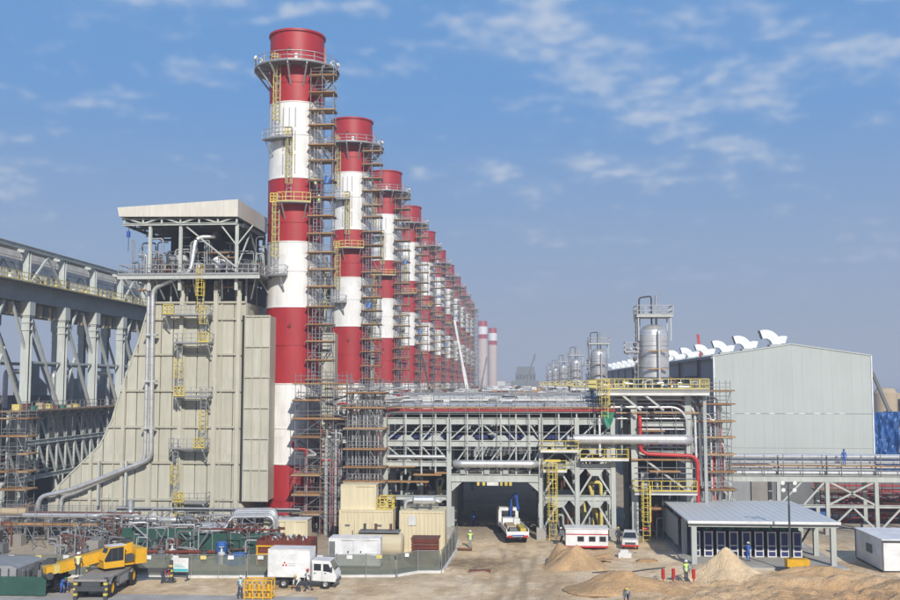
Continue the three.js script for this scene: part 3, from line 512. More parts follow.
// ---------- turbine steel frame on the far left ----------
{
  const t = thing('steel_frame_hall', 'long pale steel frame with crane girder and railed gallery left of the boiler', 'steel frame', [-68, 0, -150]);
  const XA = -66, XB = -82, z0 = -108.6, n = 14, zs = Array.from({ length: n }, (_, i) => z0 - 10.5 * i), zE = zs[n - 1];
  zs.forEach((z, i) => {
    for (const [x, m] of [[XA, M.bluegrey], [XB, M.bluegrey]]) {
      mb().ib([x, 0, z], [x, 28.4, z], 1.0, 1.1, 0.1).build('column', m, t); mb().box(x - 0.7, x + 0.7, 26.4, 28.2, z - 0.75, z + 0.75).build('column_head', m, t);
      mb().ib([x - 0.3, 30.6, z], [x - 0.3, 35.2, z], 0.7, 0.8, 0.08).build('upper_column', m, t);
      for (const y of [24.4, 25.4, 26.2]) mb().box(x - 0.62, x + 0.62, y, y + 0.12, z - 0.62, z + 0.62).build('column_collar', m, t);
    }
    mb().ib([XB, 35.3, z], [XA, 35.3, z], 0.7, 0.4, 0.06).build('roof_beam', M.bluegrey, t);
    if (i < n - 1) {
      const a = z, b = zs[i + 1], m = (a + b) / 2;
      mb().beam([XA, 26.8, a - 0.6], [XA, 13.8, b + 0.6], 0.38).build('diagonal_brace', M.bluegrey, t);
      if (i % 2) mb().beam([XA - 0.2, 13.8, a], [XA - 0.2, 22, m], 0.3).build('diagonal_brace', M.bluegrey, t);
      if (i % 3 === 2) mb().beam([XA, 30.8, a - 0.4], [XA, 34.9, m], 0.26).beam([XA, 30.8, b + 0.4], [XA, 34.9, m], 0.26).build('gallery_brace', M.bluegrey, t);
      if (i % 2) mb().beam([XA, 28, m + 1], [XA, 22, a - 0.4], 0.3).beam([XA, 28, m - 1], [XA, 22, b + 0.4], 0.3).build('diagonal_brace', M.bluegrey, t);
      mb().beam([XB, 27, a], [XB, 14, b], 0.35).build('diagonal_brace', M.bluegrey, t);
      mb().beam([XB, 20.5, a], [XB, 20.5, b], 0.3, 0.5).build('tie_beam', M.bluegrey, t);
      if (i > 1) mb().beam([XA, 20.2, a], [XA, 20.2, b], 0.2, 0.3).build('tie_beam', M.bluegrey, t);
      for (const x of [XA - 0.9]) { for (let k = 0; k < 8; k++) mb().box(x + rr(-0.3, 0.3), x + 0.6, 26 + rr(0, 0.5), 28, mix(a, b, (k + 0.2) / 8), mix(a, b, (k + rr(0.5, 0.85)) / 8)).build('pipe_support', k % 2 ? M.tan : M.mid, t); }
      // ribbed intake wall behind the gallery
      for (let k = 0; k < 5; k++) { mb().box(XA - 1.35, XA - 1.2, 30.7 + k * 0.88, 31.5 + k * 0.88, b + 0.1, a - 0.1).build('wall_panel', M.pale, t); }
      for (let k = 0; k < 2; k++) { const zz = mix(a, b, rr(0.1, 0.9)), q = mb(); q.pipe([[XA - 1.2, rr(31, 33.5), zz], [XA - 0.9, rr(32, 34), zz], [XA - 0.9, rr(32, 34), zz - rr(1, 3)], [XA - 1.2, 31, zz - 3]], 0.08, 6, 0.5); q.build('pipe', M.mid, t); }
      for (let k = 0; k < 4; k++) { const zz = mix(a, b, rr(0.05, 0.95)); mb().box(XA - 0.6, XA - 0.2, 30.62, 30.62 + rr(0.5, 1.2), zz, zz + 0.4).build('junction_box', [M.yellowpale, M.dark, M.tan, M.pale][k], t); }
    }
  });
  for (const x of [XA, XB]) { mb().ib([x, 29.4, zs[0]], [x, 29.4, zE], 2.3, 0.9, 0.1).build('crane_girder', M.steel2, t); mb().ib([x, 35.45, zs[0]], [x, 35.45, zE], 0.6, 0.5, 0.06).build('top_beam', M.bluegrey, t); mb().box(x - 2.2, x + 1.7, 30.5, 30.62, zE, zs[0]).build('gallery_deck', M.grate, t); }
  mb().rail([[XA + 1.65, 30.62, zs[0]], [XA + 1.65, 30.62, zE]], 1.15, 1.5, 0.04).build('handrail', M.yellowpale, t);
  mb().quad([XB - 1, 35.9, zs[0]], [XA - 1.4, 35.9, zs[0]], [XA - 1.4, 35.9, zE], [XB - 1, 35.9, zE]).build('roof_sheet', M.roof, t);
  // plant standing inside the frame
  for (let i = 0; i < 8; i++) { const z = -118 - i * 14; mb().box(-79, -71, 8, 13.5 + (i % 3), z - 6, z).build('intake_duct', M.mid, t); mb().lathe(-75, 13.5 + (i % 3), z - 3, [[2.4, 0], [2.4, 1.5], [1.2, 2.8], [1.2, 4.6], [0, 4.6]], 16).build('silencer', M.steel2, t); mb().pipe([[-70, 14, z], [-70, 19, z], [-70, 19, z - 6], [-70, 8, z - 6]], 0.35, 8, 0.8).build('pipe', M.clad2, t); mb().box(-80, -70, 0, 8, z - 6, z).build('plinth', M.dark, t); }
}
{ // lattice pipe bridge in front of it
  const t = thing('truss_bridge', 'two tier lattice truss walkway bridge left of the sloping boiler duct', 'bridge', [-64, 0, -140]);
  const x = -64.2, za = -122, zb = -160, n = 14;
  for (const y of [5, 9.6, 13.4]) mb().ib([x, y, za], [x, y, zb], 0.55, 0.45, 0.06).build('chord', M.bluegrey, t);
  for (let k = 0; k <= n; k++) {
    const z = mix(za, zb, k / n); mb().beam([x, 5, z], [x, 13.4, z], 0.24).build('post', M.bluegrey, t);
    if (k < n) { const z2 = mix(za, zb, (k + 1) / n); mb().beam([x, 9.6, z2], [x, 13.2, z], 0.24).build('diagonal', M.bluegrey, t); mb().beam([x, 5.2, z2], [x, 9.4, z], 0.24).build('diagonal', M.bluegrey, t); }
    mb().beam([x, 12.2, z], [x + 1.6, 13.6, z], 0.14).build('knee', M.steel2, t);
  }
  mb().box(x - 2.5, x + 1.7, 13.72, 13.86, zb, za).build('walkway_deck', M.wood[1], t);
  mb().rail([[x + 1.65, 13.86, za], [x + 1.65, 13.86, zb]], 1.15, 1.4, 0.036).build('handrail', M.galv, t);
  for (let k = 0; k < 9; k++) { const z = za - 2 - k * 2.1; mb().box(x - 0.6, x + 0.4, 13.86, 14.3 + rr(0, 0.5), z - 0.8, z).build('stored_bundle', [M.yellowpale, M.rust, M.tarpg, M.tan][k % 4], t); }
  for (let k = 0; k < 7; k++) mb().pipe([[x - 1.2, 5.6 + k * 0.55, za], [x - 1.2, 5.6 + k * 0.55, zb]], 0.16, 6).build('pipe', [M.galv, M.rust, M.mid][k % 3], t);
  for (const z of [za - 0.4, -141, zb + 0.4]) mb().ib([x - 0.7, 0, z], [x - 0.7, 5, z], 0.5, 0.5).build('support_column', M.bluegrey, t);
  const w = mb(); for (let k = 0; k < 4; k++) { const z = zb - 1 - k * 1.8; w.beam([x, 9.7, z], [x, 13.3, z - 1.8], 0.3); w.beam([x, 13.3, z], [x, 9.7, z - 1.8], 0.3); } w.beam([x, 9.5, zb], [x, 9.5, zb - 8.5], 0.3); w.beam([x, 13.4, zb], [x, 13.4, zb - 8.5], 0.3); w.build('cross_braced_end', M.steel, t);
}
{ const t = thing('scaffold', 'narrow tube scaffold at the left edge in front of the truss bridge', 'scaffold', [-61.7, 0, -120]); scaffold(t, -63.3, -60.2, -121.4, -118.8, range(2.2, 14, 2.15), 3, 1, { prob: 0.7 }); }

// ---------- pipe rack in the middle ----------
const rack = thing('pipe_rack', 'wide pale steel pipe rack with truck portal in the middle of the plant', 'pipe rack', [2, 0, -114]);
{
  const t = rack;
  function front(z, lite) {
    const b = (a, c, w, h = w) => mb().ib(a, c, h, w, 0.07);
    for (const x of [-15.4, -8.18, 2.18, 6.2, 10.2]) { b([x, 0, z], [x, 13.5, z], 0.5, 0.55).build('column', M.steel, t); if (!lite) mb().box(x - 0.55, x + 0.55, 0, 1.3, z - 0.55, z + 0.55).build('column_plinth', M.conc, t); }
    const bm = (x0, x1, y, h) => b([x0, y, z + 0.02], [x1, y, z + 0.02], 0.4, h).build('beam', M.steel, t);
    bm(-15.3, 10.2, 13.1, 0.75); bm(-15.3, 10.2, 10.6, 0.7); bm(-8, 2.1, 6.75, 0.85); bm(-15.3, -8.4, 8.3, 0.6);
    bm(2.3, 10.1, 8.1, 0.55); bm(2.3, 10.1, 4.6, 0.6); bm(-15.3, -8.4, 4.5, 0.5);
    if (lite) return;
    const xs = [-15.3, -13.1, -11.3, -9.7, -8.18, -6.1, -4.4, -2.3, -0.6, 0.9, 2.18, 4.2, 6.2, 8.2, 10.2];
    xs.forEach((x, i) => {
      mb().beam([x, 10.6, z + 0.1], [x, 14.5, z + 0.1], 0.17).build('post', M.steel, t);
      if (i < xs.length - 1) {
        const x1 = xs[i + 1]; const lft = i < 6 || i > 9;
        mb().beam([lft ? x : x1, 10.9, z - 0.05], [lft ? x1 : x, 12.8, z - 0.05], 0.16).build('diagonal', M.steel, t);
        if (x < 2 && i % 2 === 0) mb().poly([[x1 - 1, 10.95], [x1 + 1, 10.95], [x1 + 0.45, 11.5], [x1 - 0.45, 11.5]], z + 0.06, z + 0.12).build('gusset_plate', M.steel, t);
        if (x < 2.1) { mb().beam([x, 7.1, z + 0.08], [x, 10.4, z + 0.08], 0.16).build('post', M.steel, t); if (x > -8.5) mb().beam([x, 7.4, z - 0.05], [x1, 10.2, z - 0.05], 0.15).build('diagonal', M.steel, t); else mb().beam([x1, 8.5, z - 0.05], [x, 10.3, z - 0.05], 0.15).build('diagonal', M.steel, t); }
      }
    });
    // portal corner brackets, box packing on the portal beam
    for (const [x, s] of [[-7.9, 1], [1.9, -1]]) mb().poly(s > 0 ? [[x, 5.2], [x + 1.3, 6.35], [x, 6.35]] : [[x, 6.35], [x - 1.3, 6.35], [x, 5.2]], z - 0.05, z + 0.05).build('corner_bracket', M.steel, t);
    for (const x of [-6.6, -3.9, -1.8]) mb().box(x - 0.3, x + 0.3, 7.18, 7.75, z - 0.2, z + 0.35).build('pipe_shoe', M.steel2, t);
    const sg = mb(); sg.box(-5.2, -1.3, 6.12, 6.2, z + 0.1, z + 0.14); sg.build('sign_rail', M.dark, t);
    [[-5.0, -4.75], [-4.4, -4.1], [-3.9, -2.6], [-2.4, -2.15], [-1.9, -1.6], [-1.4, -1.1]].forEach(([a, c], k) => mb().box(a, c, 5.9, 6.3, z + 0.15, z + 0.19).build('height_marker', k === 2 ? M.pale : M.yellow, t));
    // bays right of the portal: knee braces hung from gusset plates
    for (const [xa, xb] of [[2.2, 6.2], [6.2, 10.2]]) for (const [yt, yb] of [[10.25, 8.35], [7.8, 4.9], [4.3, 1.2]]) {
      const xm = (xa + xb) / 2; mb().poly([[xm - 0.45, yt - 0.75], [xm + 0.45, yt - 0.75], [xm + 0.95, yt - 0.05], [xm - 0.95, yt - 0.05]], z + 0.1, z + 0.16).build('gusset_plate', M.steel, t);
      for (const s of [-1, 1]) mb().beam([xm + s * 0.35, yt - 0.6, z + 0.02], [s < 0 ? xa + 0.2 : xb - 0.2, yb, z + 0.02], 0.2).build('knee_brace', M.steel, t);
      for (const s of [-1, 1]) mb().poly(s < 0 ? [[xa + 0.25, yt - 0.7], [xa + 0.8, yt - 0.05], [xa + 0.25, yt - 0.05]] : [[xb - 0.25, yt - 0.05], [xb - 0.8, yt - 0.05], [xb - 0.25, yt - 0.7]], z + 0.1, z + 0.15).build('corner_bracket', M.steel, t);
    }
  }
  front(-114, false);
  for (const z of [-119.5, -125, -131, -138]) front(z, true);
  for (const x of [-15.4, -8.18, 2.18, 6.2, 10.2]) for (const y of [13.1, 10.6, 4.6]) if (!(y === 4.6 && x > -10 && x < 4)) mb().ib([x, y, -114.2], [x, y, -138], 0.5, 0.35).build('tie_beam', M.steel2, t);
  for (const z of [-145, -153]) for (const x of [-15.4, 10.2]) mb().ib([x, 0, z], [x, 14, z], 0.5, 0.5).build('column', M.steel2, t);
  mb().box(-15.6, 10.4, 14.05, 14.2, -156, -113.6).build('upper_deck', M.grate, t);
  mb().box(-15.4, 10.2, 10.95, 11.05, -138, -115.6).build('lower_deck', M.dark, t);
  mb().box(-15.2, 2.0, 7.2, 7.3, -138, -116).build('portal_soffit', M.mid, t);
  mb().box(-15.7, 10.5, 14.22, 14.46, -113.72, -113.5).build('cable_tray', M.red, t);
  for (let k = 0; k < 9; k++) mb().box(-15.6 + k * 2.9, -12.74 + k * 2.9, 14.55, 14.68, -114.5, -113.45).build('plank', M.wood[k % 3], t);
  mb().rail([[-15.5, 14.2, -113.62], [10.4, 14.2, -113.62]], 1.4, 2.1, 0.03, 3).build('handrail', M.galv, t);
  // pipes lying across the top
  for (let k = 0; k < 13; k++) { const z = -115 - k * 1.55, r = rr(0.12, 0.3), y = 14.3 + r + (k % 4 === 3 ? 0.9 : 0.25); mb().pipe([[rr(-17, -15), y - 2, z], [rr(-15, -14), y, z], [rr(9, 11), y, z], [rr(11.5, 14), y + 0.9, z], [rr(17, 19.5), y + 0.9, z]], r, 8, 0.6).build('pipe', [M.clad, M.galv, M.clad2, M.pale, M.redpipe, M.clad][k % 6], t); }
  for (let k = 0; k < 110; k++) { const x = rr(-14.5, 9.5), z = rr(-152, -114.6), y = 14.2 + rr(0.2, 1.6); mb().pipe([[x, 14.2, z], [x, y, z], [x + rr(-2, 2), y, z], [x + rr(-2, 2), y, z - rr(1, 6)]], rr(0.05, 0.13), 6, 0.3).build('pipe', [M.galv, M.clad, M.pale, M.mid, M.clad2][k % 5], t); }
  { const f = mb(); for (let k = 0; k < 60; k++) { const x = -15.4 + (k % 15) * 1.84, z = -113.7 - Math.floor(k / 15) * 7; f.tube([x, 14, z], [x, 16 + rr(0, 1.2), z], 0.04, 4); } for (const z of [-113.7, -120.7, -127.7, -134.7]) for (const y of [15.2, 16.1]) f.tube([-16, y, z], [10.8, y, z], 0.035, 4); f.build('tube_frame', M.galv, t, true); }
  for (let k = 0; k < 7; k++) mb().box(-15.6, 10.4, 14.9 + (k % 3) * 0.35, 15.05 + (k % 3) * 0.35, -117.2 - k * 3.1, -116.9 - k * 3.1).build('cable_tray', [M.galv, M.mid, M.steel][k % 3], t);
  for (let k = 0; k < 90; k++) { const x = rr(-15.2, 9.6), z = rr(-154, -114.4), w = rr(0.3, 1.3); mb().box(x, x + w, 14.21, 14.4 + rr(0.2, 1.5), z - rr(0.3, 1), z).build('fitting', [M.mid, M.dark, M.galv, M.pale, M.rust, M.steel2, M.dark][k % 7], t); }
  // dressings inside the trusses
  for (let k = 0; k < 60; k++) {
    const up = k % 2, x = rr(-15, 9), y0 = up ? 11.1 : 7.35, y = y0 + rr(0.3, 1.6), z = rr(-121, -115.2);
    if (!up && x > 1.5) continue;
    mb().pipe([[x, y0, z], [x, y, z], [x + rr(-3, 3), y, z], [x + rr(-3, 3), y, z - 3]], rr(0.08, 0.3), 7, 0.4).build('pipe', [M.galv, M.mid, M.clad2, M.rust, M.steel2][k % 5], t);
  }
  for (let k = 0; k < 13; k++) { const x = -15.2 + k * 1.95; mb().box(x, x + rr(1.5, 1.94), 11.06, 11.42 + rr(0, 0.12), -115.7, -114.9).build('cable_box', M.navy, t); }
  { const f = mb(); for (let k = 0; k < 15; k++) { const x = -15 + k * 1.73 + rr(-0.2, 0.2); f.tube([x, 7 + rr(0, 3), -113.5], [x, 15.4, -113.5], 0.035, 4); } for (const y of [9.9, 11.9, 13.9]) f.tube([-15.6, y, -113.52], [rr(2, 10), y, -113.52], 0.033, 4); f.build('scaffold_tubes', M.tube, t, true); }
  for (const [x0, x1, y] of [[-15, -12, 7.9], [-12.2, -9, 7.0], [-15.3, -10.5, 6.2], [-9.8, -8.4, 7.2]]) mb().box(x0, x1, y, y + 0.14, -114.8, -113.5).build('plank', M.wood[0], t);
  for (let k = 0; k < 14; k++) { const x = rr(-15, 9); mb().lathe(x, 11.05, rr(-118, -115.2), [[0.3, 0], [0.34, 0.7], [0.12, 0.9], [0.12, 1.2], [0.3, 1.25], [0, 1.3]], 8).build('valve', [M.mid, M.rust, M.galv][k % 3], t); }
  // plant under the rack, in shade
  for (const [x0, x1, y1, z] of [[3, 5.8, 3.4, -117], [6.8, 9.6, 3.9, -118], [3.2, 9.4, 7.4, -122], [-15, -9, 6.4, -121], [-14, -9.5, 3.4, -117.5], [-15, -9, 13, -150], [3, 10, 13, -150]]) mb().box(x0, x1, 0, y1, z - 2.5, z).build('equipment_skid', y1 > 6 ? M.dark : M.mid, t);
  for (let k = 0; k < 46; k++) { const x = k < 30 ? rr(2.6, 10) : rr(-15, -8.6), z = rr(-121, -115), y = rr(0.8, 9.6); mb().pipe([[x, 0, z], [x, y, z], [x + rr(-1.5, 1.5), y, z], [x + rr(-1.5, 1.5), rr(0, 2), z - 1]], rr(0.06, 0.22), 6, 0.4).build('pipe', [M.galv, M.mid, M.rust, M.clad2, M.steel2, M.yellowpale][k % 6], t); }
  // the long insulated pipes in front
  mb().pipe([[-7.6, 7.4, -118], [-7.5, 8.35, -115], [-7.3, 8.35, -113.3], [1.5, 8.35, -113.3], [1.7, 8.3, -115], [1.7, 7.4, -118]], 0.43, 16, 0.7).build('insulated_pipe', M.clad, t);
  mb().pipe([[-15.2, 9.1, -113.6], [-8.6, 9.1, -113.6]], 0.22, 10).build('insulated_pipe', M.clad, t);
  mb().pipe([[5.9, 11.15, -113.2], [18.4, 11.15, -113.2], [18.8, 11.1, -115], [18.8, 11.1, -119]], 0.56, 18, 0.8).build('insulated_pipe', M.clad, t);
  mb().lathe(5.0, 11.2, -113.2, [[0.2, 0], [0.45, 0.1], [0.45, 0.3], [0.2, 0.4], [0.2, 0.7], [0.5, 0.75], [0.5, 0.95]], 12, 'x').build('flange', M.galv, t);
  mb().beam([8.7, 9.2, -113.1], [8.7, 13.8, -113.1], 0.2).build('hanger', M.pale, t);
  { const q = mb(); const pt = [[9.0, 14.2], [9.6, 13.9], [10.3, 14.1], [10.2, 13.3], [9.9, 12.6], [9.55, 12.3], [9.25, 13.0]]; for (let i = 1; i < pt.length - 1; i++) q.tri([pt[0][0], pt[0][1], -113.35], [pt[i][0], pt[i][1], -113.2 + 0.12 * (i % 2)], [pt[i + 1][0], pt[i + 1][1], -113.2 + 0.12 * ((i + 1) % 2)]); q.build('cloth', M.tarpg, t); }
  // yellow railed stages and caged ladder
  const stage = (x0, x1, y, z1, wood) => { const p = mb().box(x0, x1, y - 0.14, y, z1 - 1.5, z1).build('stage', wood ? M.wood[0] : M.grate, t); mb().rail([[x0, y, z1 - 1.4], [x0, y, z1], [x1, y, z1], [x1, y, z1 - 1.4]], 1.1, 1.2, 0.032).build('handrail', M.yellow, p); mb().box(x0, x1, y - 0.2, y + 0.06, z1 + 0.01, z1 + 0.06).build('kick_plate', M.pale, p); };
  stage(2.1, 6.3, 9.9, -112.6); stage(6.5, 11.8, 9.0, -112.5, true); stage(2.4, 5.0, 7.7, -112.7);
  { const l = mb().ladder(3.4, -112.5, 0, 8.9, [0, 0, 1], 0.75).build('ladder', M.yellow, t); mb().cage(3.4, -112.5, 2.3, 8.7, [0, 0, 1], 1.1).build('cage', M.yellow, l); mb().box(2.6, 4.3, 8.7, 8.95, -112.4, -112.2).build('gate', M.yellow, l); }
}
{ // bay with the red pipe, right of the rack
  const t = thing('equipment_bay', 'steel bay with red fire pipe and yellow railed stage below the first silver tank', 'steel frame', [15.6, 0, -114]);
  for (const x of [12.6, 18.6]) for (const z of [-114.4, -123]) { mb().ib([x, 0, z], [x, 16.4, z], 0.7, 0.7, 0.08).build('column', M.steel, t); }
  for (const y of [12.8, 9.6, 5.2]) for (const z of [-114.4, -123]) mb().ib([12.6, y, z], [18.6, y, z], 0.5, 0.4).build('beam', M.steel, t);
  for (const x of [12.6, 18.6]) for (const y of [12.8, 9.6, 5.2]) mb().ib([x, y, -114.6], [x, y, -123], 0.45, 0.35).build('tie_beam', M.steel2, t);
  mb().beam([13, 9.4, -114.3], [18.3, 5.5, -114.3], 0.22).build('diagonal_brace', M.steel, t);
  mb().pipe([[13.2, 13.9, -116], [13.2, 13.6, -113.6], [13.2, 10.0, -113.4], [13.8, 9.55, -113.4], [18.9, 9.35, -113.4], [19.4, 8.8, -113.4], [19.4, 0, -113.4]], 0.2, 10, 0.5).build('fire_pipe', M.redpipe, t);
  for (const [y, r] of [[12.6, 0.3], [10.4, 0.3]]) mb().lathe(13.2, y, -113.45, [[r, -0.06], [r, 0.06], [0, 0.06]], 10).build('pipe_flange', M.redpipe, t);
  const p = mb().box(12.4, 19.2, 5.3, 5.5, -116, -112.6).build('stage', M.grate, t); mb().rail([[12.4, 5.5, -115.6], [12.4, 5.5, -112.7], [19.2, 5.5, -112.7], [19.2, 5.5, -115.6]], 1.15, 1.0, 0.034).build('handrail', M.yellow, p); mb().box(12.4, 19.2, 5.12, 5.29, -112.68, -112.58).build('kick_plate', M.pale, p);
  { const l = mb().ladder(13.6, -112.3, 0, 6.6, [0, 0, 1], 0.75).build('ladder', M.yellow, t); mb().cage(13.6, -112.3, 2.3, 6.2, [0, 0, 1], 1.0).build('cage', M.yellow, l); }
  for (const [x0, x1, y] of [[12.2, 19.6, 8.8], [14.2, 17.6, 7.5], [14, 17.6, 3.4]]) mb().box(x0, x1, y, y + 0.16, -115, -113.7).build('plank_deck', M.wood[0], t);
  const f = mb(); for (const x of [14, 15.6, 17.2]) f.tube([x, 0, -113.9], [x, 14.6, -113.9], 0.04, 4); for (const y of [6.8, 7.4, 8, 10.6, 11.6, 13.4, 14.2]) f.tube([12.6, y, -113.9], [19.4, y, -113.9], 0.035, 4); f.build('tube_frame', M.tube, t, true);
  mb().box(12.8, 18.4, 0, 9, -123.4, -121).build('equipment_skid', M.dark, t); mb().box(12.4, 18.8, 12.95, 13.05, -123, -114.7).build('floor_plate', M.dark, t);
  for (let k = 0; k < 44; k++) { const x = rr(12.8, 18.2), z = rr(-120, -114.6), lv = [0, 5.5, 9.9, 13.1][k % 4], y = lv + rr(0.6, 3); mb().pipe([[x, lv, z], [x, y, z], [Math.min(18.6, Math.max(12.7, x + rr(-2, 2))), y, z]], rr(0.05, 0.18), 6, 0.3).build('pipe', [M.galv, M.mid, M.clad2, M.rust, M.redpipe, M.steel2][k % 6], t); }
  for (let k = 0; k < 22; k++) { const y = [13.3, 13.7, 14.2, 14.7, 15.2, 15.7, 12.2, 10.3][k % 8] + rr(-0.12, 0.12), z = -114.2 - rr(0, 4), x0 = rr(10.4, 13), x1 = rr(16.5, 19.6); mb().pipe([[x0, y - rr(0, 1), z - 0.5], [x0, y, z], [x1, y, z], [x1 + 0.3, y - rr(0.3, 3), z]], rr(0.06, 0.13), 7, 0.35).build('pipe', [M.clad, M.galv, M.pale, M.clad2, M.mid, M.redpipe, M.galv][k % 7], t); }
  for (let k = 0; k < 26; k++) { const x = rr(12.9, 18.2), lv = [5.5, 9.9, 13.1, 0][k % 4]; mb().box(x, x + rr(0.4, 1.2), lv, lv + rr(0.5, 2), -119, -118 + rr(0, 2.6)).build('fitting', [M.mid, M.dark, M.galv, M.rust, M.navy][k % 5], t); }
  for (const [x0, x1, y] of [[10.6, 19.8, 14.0], [13, 16, 12.0]]) mb().box(x0, x1, y, y + 0.14, -114.9, -113.9).build('plank_deck', M.wood[2], t);
  for (let k = 0; k < 5; k++) mb().pipe([[10, 14.7 + k * 0.42, -113.9 - k * 0.3], [17.4 + k * 0.5, 14.7 + k * 0.42, -113.9 - k * 0.3], [18.4 + k * 0.5, 13.6 + k * 0.3, -113.9 - k * 0.3], [18.4 + k * 0.5, 9 - k, -114]], 0.14, 8, 0.8).build('pipe', [M.clad, M.galv, M.pale][k % 3], t);
}
{ const t = thing('scaffold', 'tube scaffold with orange planks between silver tanks and the big grey hall', 'scaffold', [21.5, 0, -115.5]); scaffold(t, 19.9, 23.4, -117, -114.6, [3, 5.4, 7.4, 9.3, 11.2, 13, 14.9, 16.4], 3, 1, { over: 0.5, nd: 1 }); for (let k = 0; k < 16; k++) { const x = rr(19.9, 23.2), z = rr(-116.8, -114.9), y = rr(8, 16); mb().pipe([[x, rr(2, 7), z], [x, y, z], [x + rr(-1.4, 0.8), y + rr(0, 0.6), z], [x + rr(-2, 0.5), y - rr(0, 3), z - 0.6]], rr(0.06, 0.13), 6, 0.4).build('pipe', [M.clad, M.pale, M.redpipe, M.galv, M.clad2][k % 5], t); }
  for (let k = 0; k < 5; k++) mb().pipe([[20.2 + k * 0.55, 5, -115.4], [20.2 + k * 0.55, 15 - k * 0.6, -115.4], [19.9, 15.4 - k * 0.6, -115.8]], 0.09, 6, 0.4).build('pipe', [M.clad, M.redpipe, M.pale][k % 3], t); }

// ---------- long spine of pipes running away behind the rack ----------
{
  const t = thing('pipe_spine', 'long low spine of silver pipes receding towards the horizon behind the rack', 'pipe rack', [-2, 0, -340]);
  for (let z = -164; z > -560; z -= 10.3) { mb().ib([-17, 13.6, z], [11, 13.6, z], 0.6, 0.4).build('cross_beam', M.steel, t); for (const x of [-16.5, -8, 2, 10.5]) mb().beam([x, 0, z], [x, 13.4, z], 0.45).build('column', M.steel2, t); }
  for (let k = 0; k < 26; k++) { const x = -16.4 + k * 1.05, r = rr(0.12, 0.42); mb().pipe([[x, 13.9 + r + (k % 5 === 2 ? 0.8 : 0), -156.5], [x, 13.9 + r + (k % 5 === 2 ? 0.8 : 0), -560]], r, 8).build('pipe', [M.clad, M.pale, M.galv, M.clad2, M.rust][k % 5], t); }
  for (let k = 0; k < 54; k++) { const z = -158 - (k ** 1.35) * 1.85, x = rr(-17, 4), y = 15.2 + rr(0, 0.7), w = rr(3, 9); mb().pipe([[x, 14, z], [x, y, z], [x + w, y, z], [x + w, 14, z]], rr(0.1, 0.24), 6, 0.5).build('expansion_loop', [M.clad, M.galv, M.pale, M.clad2][k % 4], t); }
  for (const x of [-17, 11]) mb().rail([[x, 13.9, -157], [x, 13.9, -400]], 1.2, 2.6, 0.035).build('handrail', M.galv, t);
  for (let k = 0; k < 120; k++) { const z = -158 - Math.pow(rr(0, 1), 1.6) * 300, x = rr(-16.5, 10), w = rr(0.6, 2.4); mb().box(x, x + w, 14.4, 15 + rr(0.2, 1.5), z - rr(0.5, 2), z).build('fitting', [M.mid, M.dark, M.galv, M.pale, M.rust, M.steel2, M.wood[0]][k % 7], t); }
  for (let k = 0; k < 26; k++) { const z = -160 - k * 11, x = rr(-15, 9); mb().box(x, x + rr(1.5, 4), 14.6, 15.2 + rr(0, 0.9), z - 2, z).build('valve_station', [M.mid, M.galv, M.tan, M.steel][k % 4], t); }
}
{ // low plant between the stacks and the spine
  for (let i = 0; i < 8; i++) {
    const z = SZ(i) - 4, t = thing('feedwater_house', `${ORD[i]} scaffolded steel pump frame right of the striped stacks`, 'steel frame', [-20.4, 0, z], 'pump frames between stacks and pipe spine');
    scaffold(t, -23.6, -17.4, z - 5, z + 5, [2.5, 5, 7.4, 9.8, 12.2, 14.6, 16.6], 4, 2, { prob: 0.5, nd: 3 });
    for (const [x0, x1, y0, y1, q] of [[-23, -18.4, 0, 5, 0], [-22.4, -19, 6, 9.5, 1], [-23.2, -20, 10.4, 13.4, 2]]) mb().box(x0, x1, y0, y1, z - 4.6, z + 3).build('equipment_housing', [M.steel2, M.mid, M.galv][q], t);
    for (let k = 0; k < 12; k++) { const x = rr(-23.4, -18), y = rr(3, 16); mb().pipe([[x, 0.5, z + 4.4], [x, y, z + 4.4], [x + rr(-2.6, 2.6), y, z + 4.4], [x, y + rr(-2, 1), z - 2]], rr(0.08, 0.24), 6, 0.5).build('pipe', [M.galv, M.rust, M.clad2, M.redpipe, M.steel][k % 5], t); }
  }
  const t = thing('scaffold', 'dense tube scaffold with orange planks at the left end of the pipe rack', 'scaffold', [-17.4, 0, -112]);
  scaffold(t, -19.4, -15.6, -114, -111.6, [2.3, 4.5, 6.3, 7.9, 9.9, 12.2, 14.5, 16.2], 3, 2, { over: 0.5, nd: 1, r: 0.045 });
  for (let k = 0; k < 8; k++) mb().pipe([[-19 + k * 0.42, 0, -112.7], [-19 + k * 0.42, 16.5 - (k % 3), -112.7], [-16 + k * 0.5, 16.9 - (k % 3), -112.7]], 0.12, 6, 0.6).build('pipe', [M.galv, M.clad2, M.mid][k % 3], t);
  const t2 = thing('scaffold', 'broad tube scaffold around the foot of the nearest striped stack', 'scaffold', [-22.6, 0, -114.4]);
  scaffold(t2, -25.8, -19.9, -116.4, -113.6, [2.4, 4.6, 6.8, 8.9, 11.1, 13.2, 15.3, 17.2], 4, 1, { prob: 0.75, nd: 2 });
  for (let k = 0; k < 16; k++) { const x = rr(-25, -20), y = rr(3, 15); mb().pipe([[x, 0, -115.4], [x, y, -115.4], [x + rr(-2, 2), y, -115.4], [x + rr(-2, 2), y + rr(-2, 2), -116]], rr(0.07, 0.2), 6, 0.4).build('pipe', [M.galv, M.rust, M.clad2, M.redpipe, M.galv, M.mid][k % 6], t2); }
}

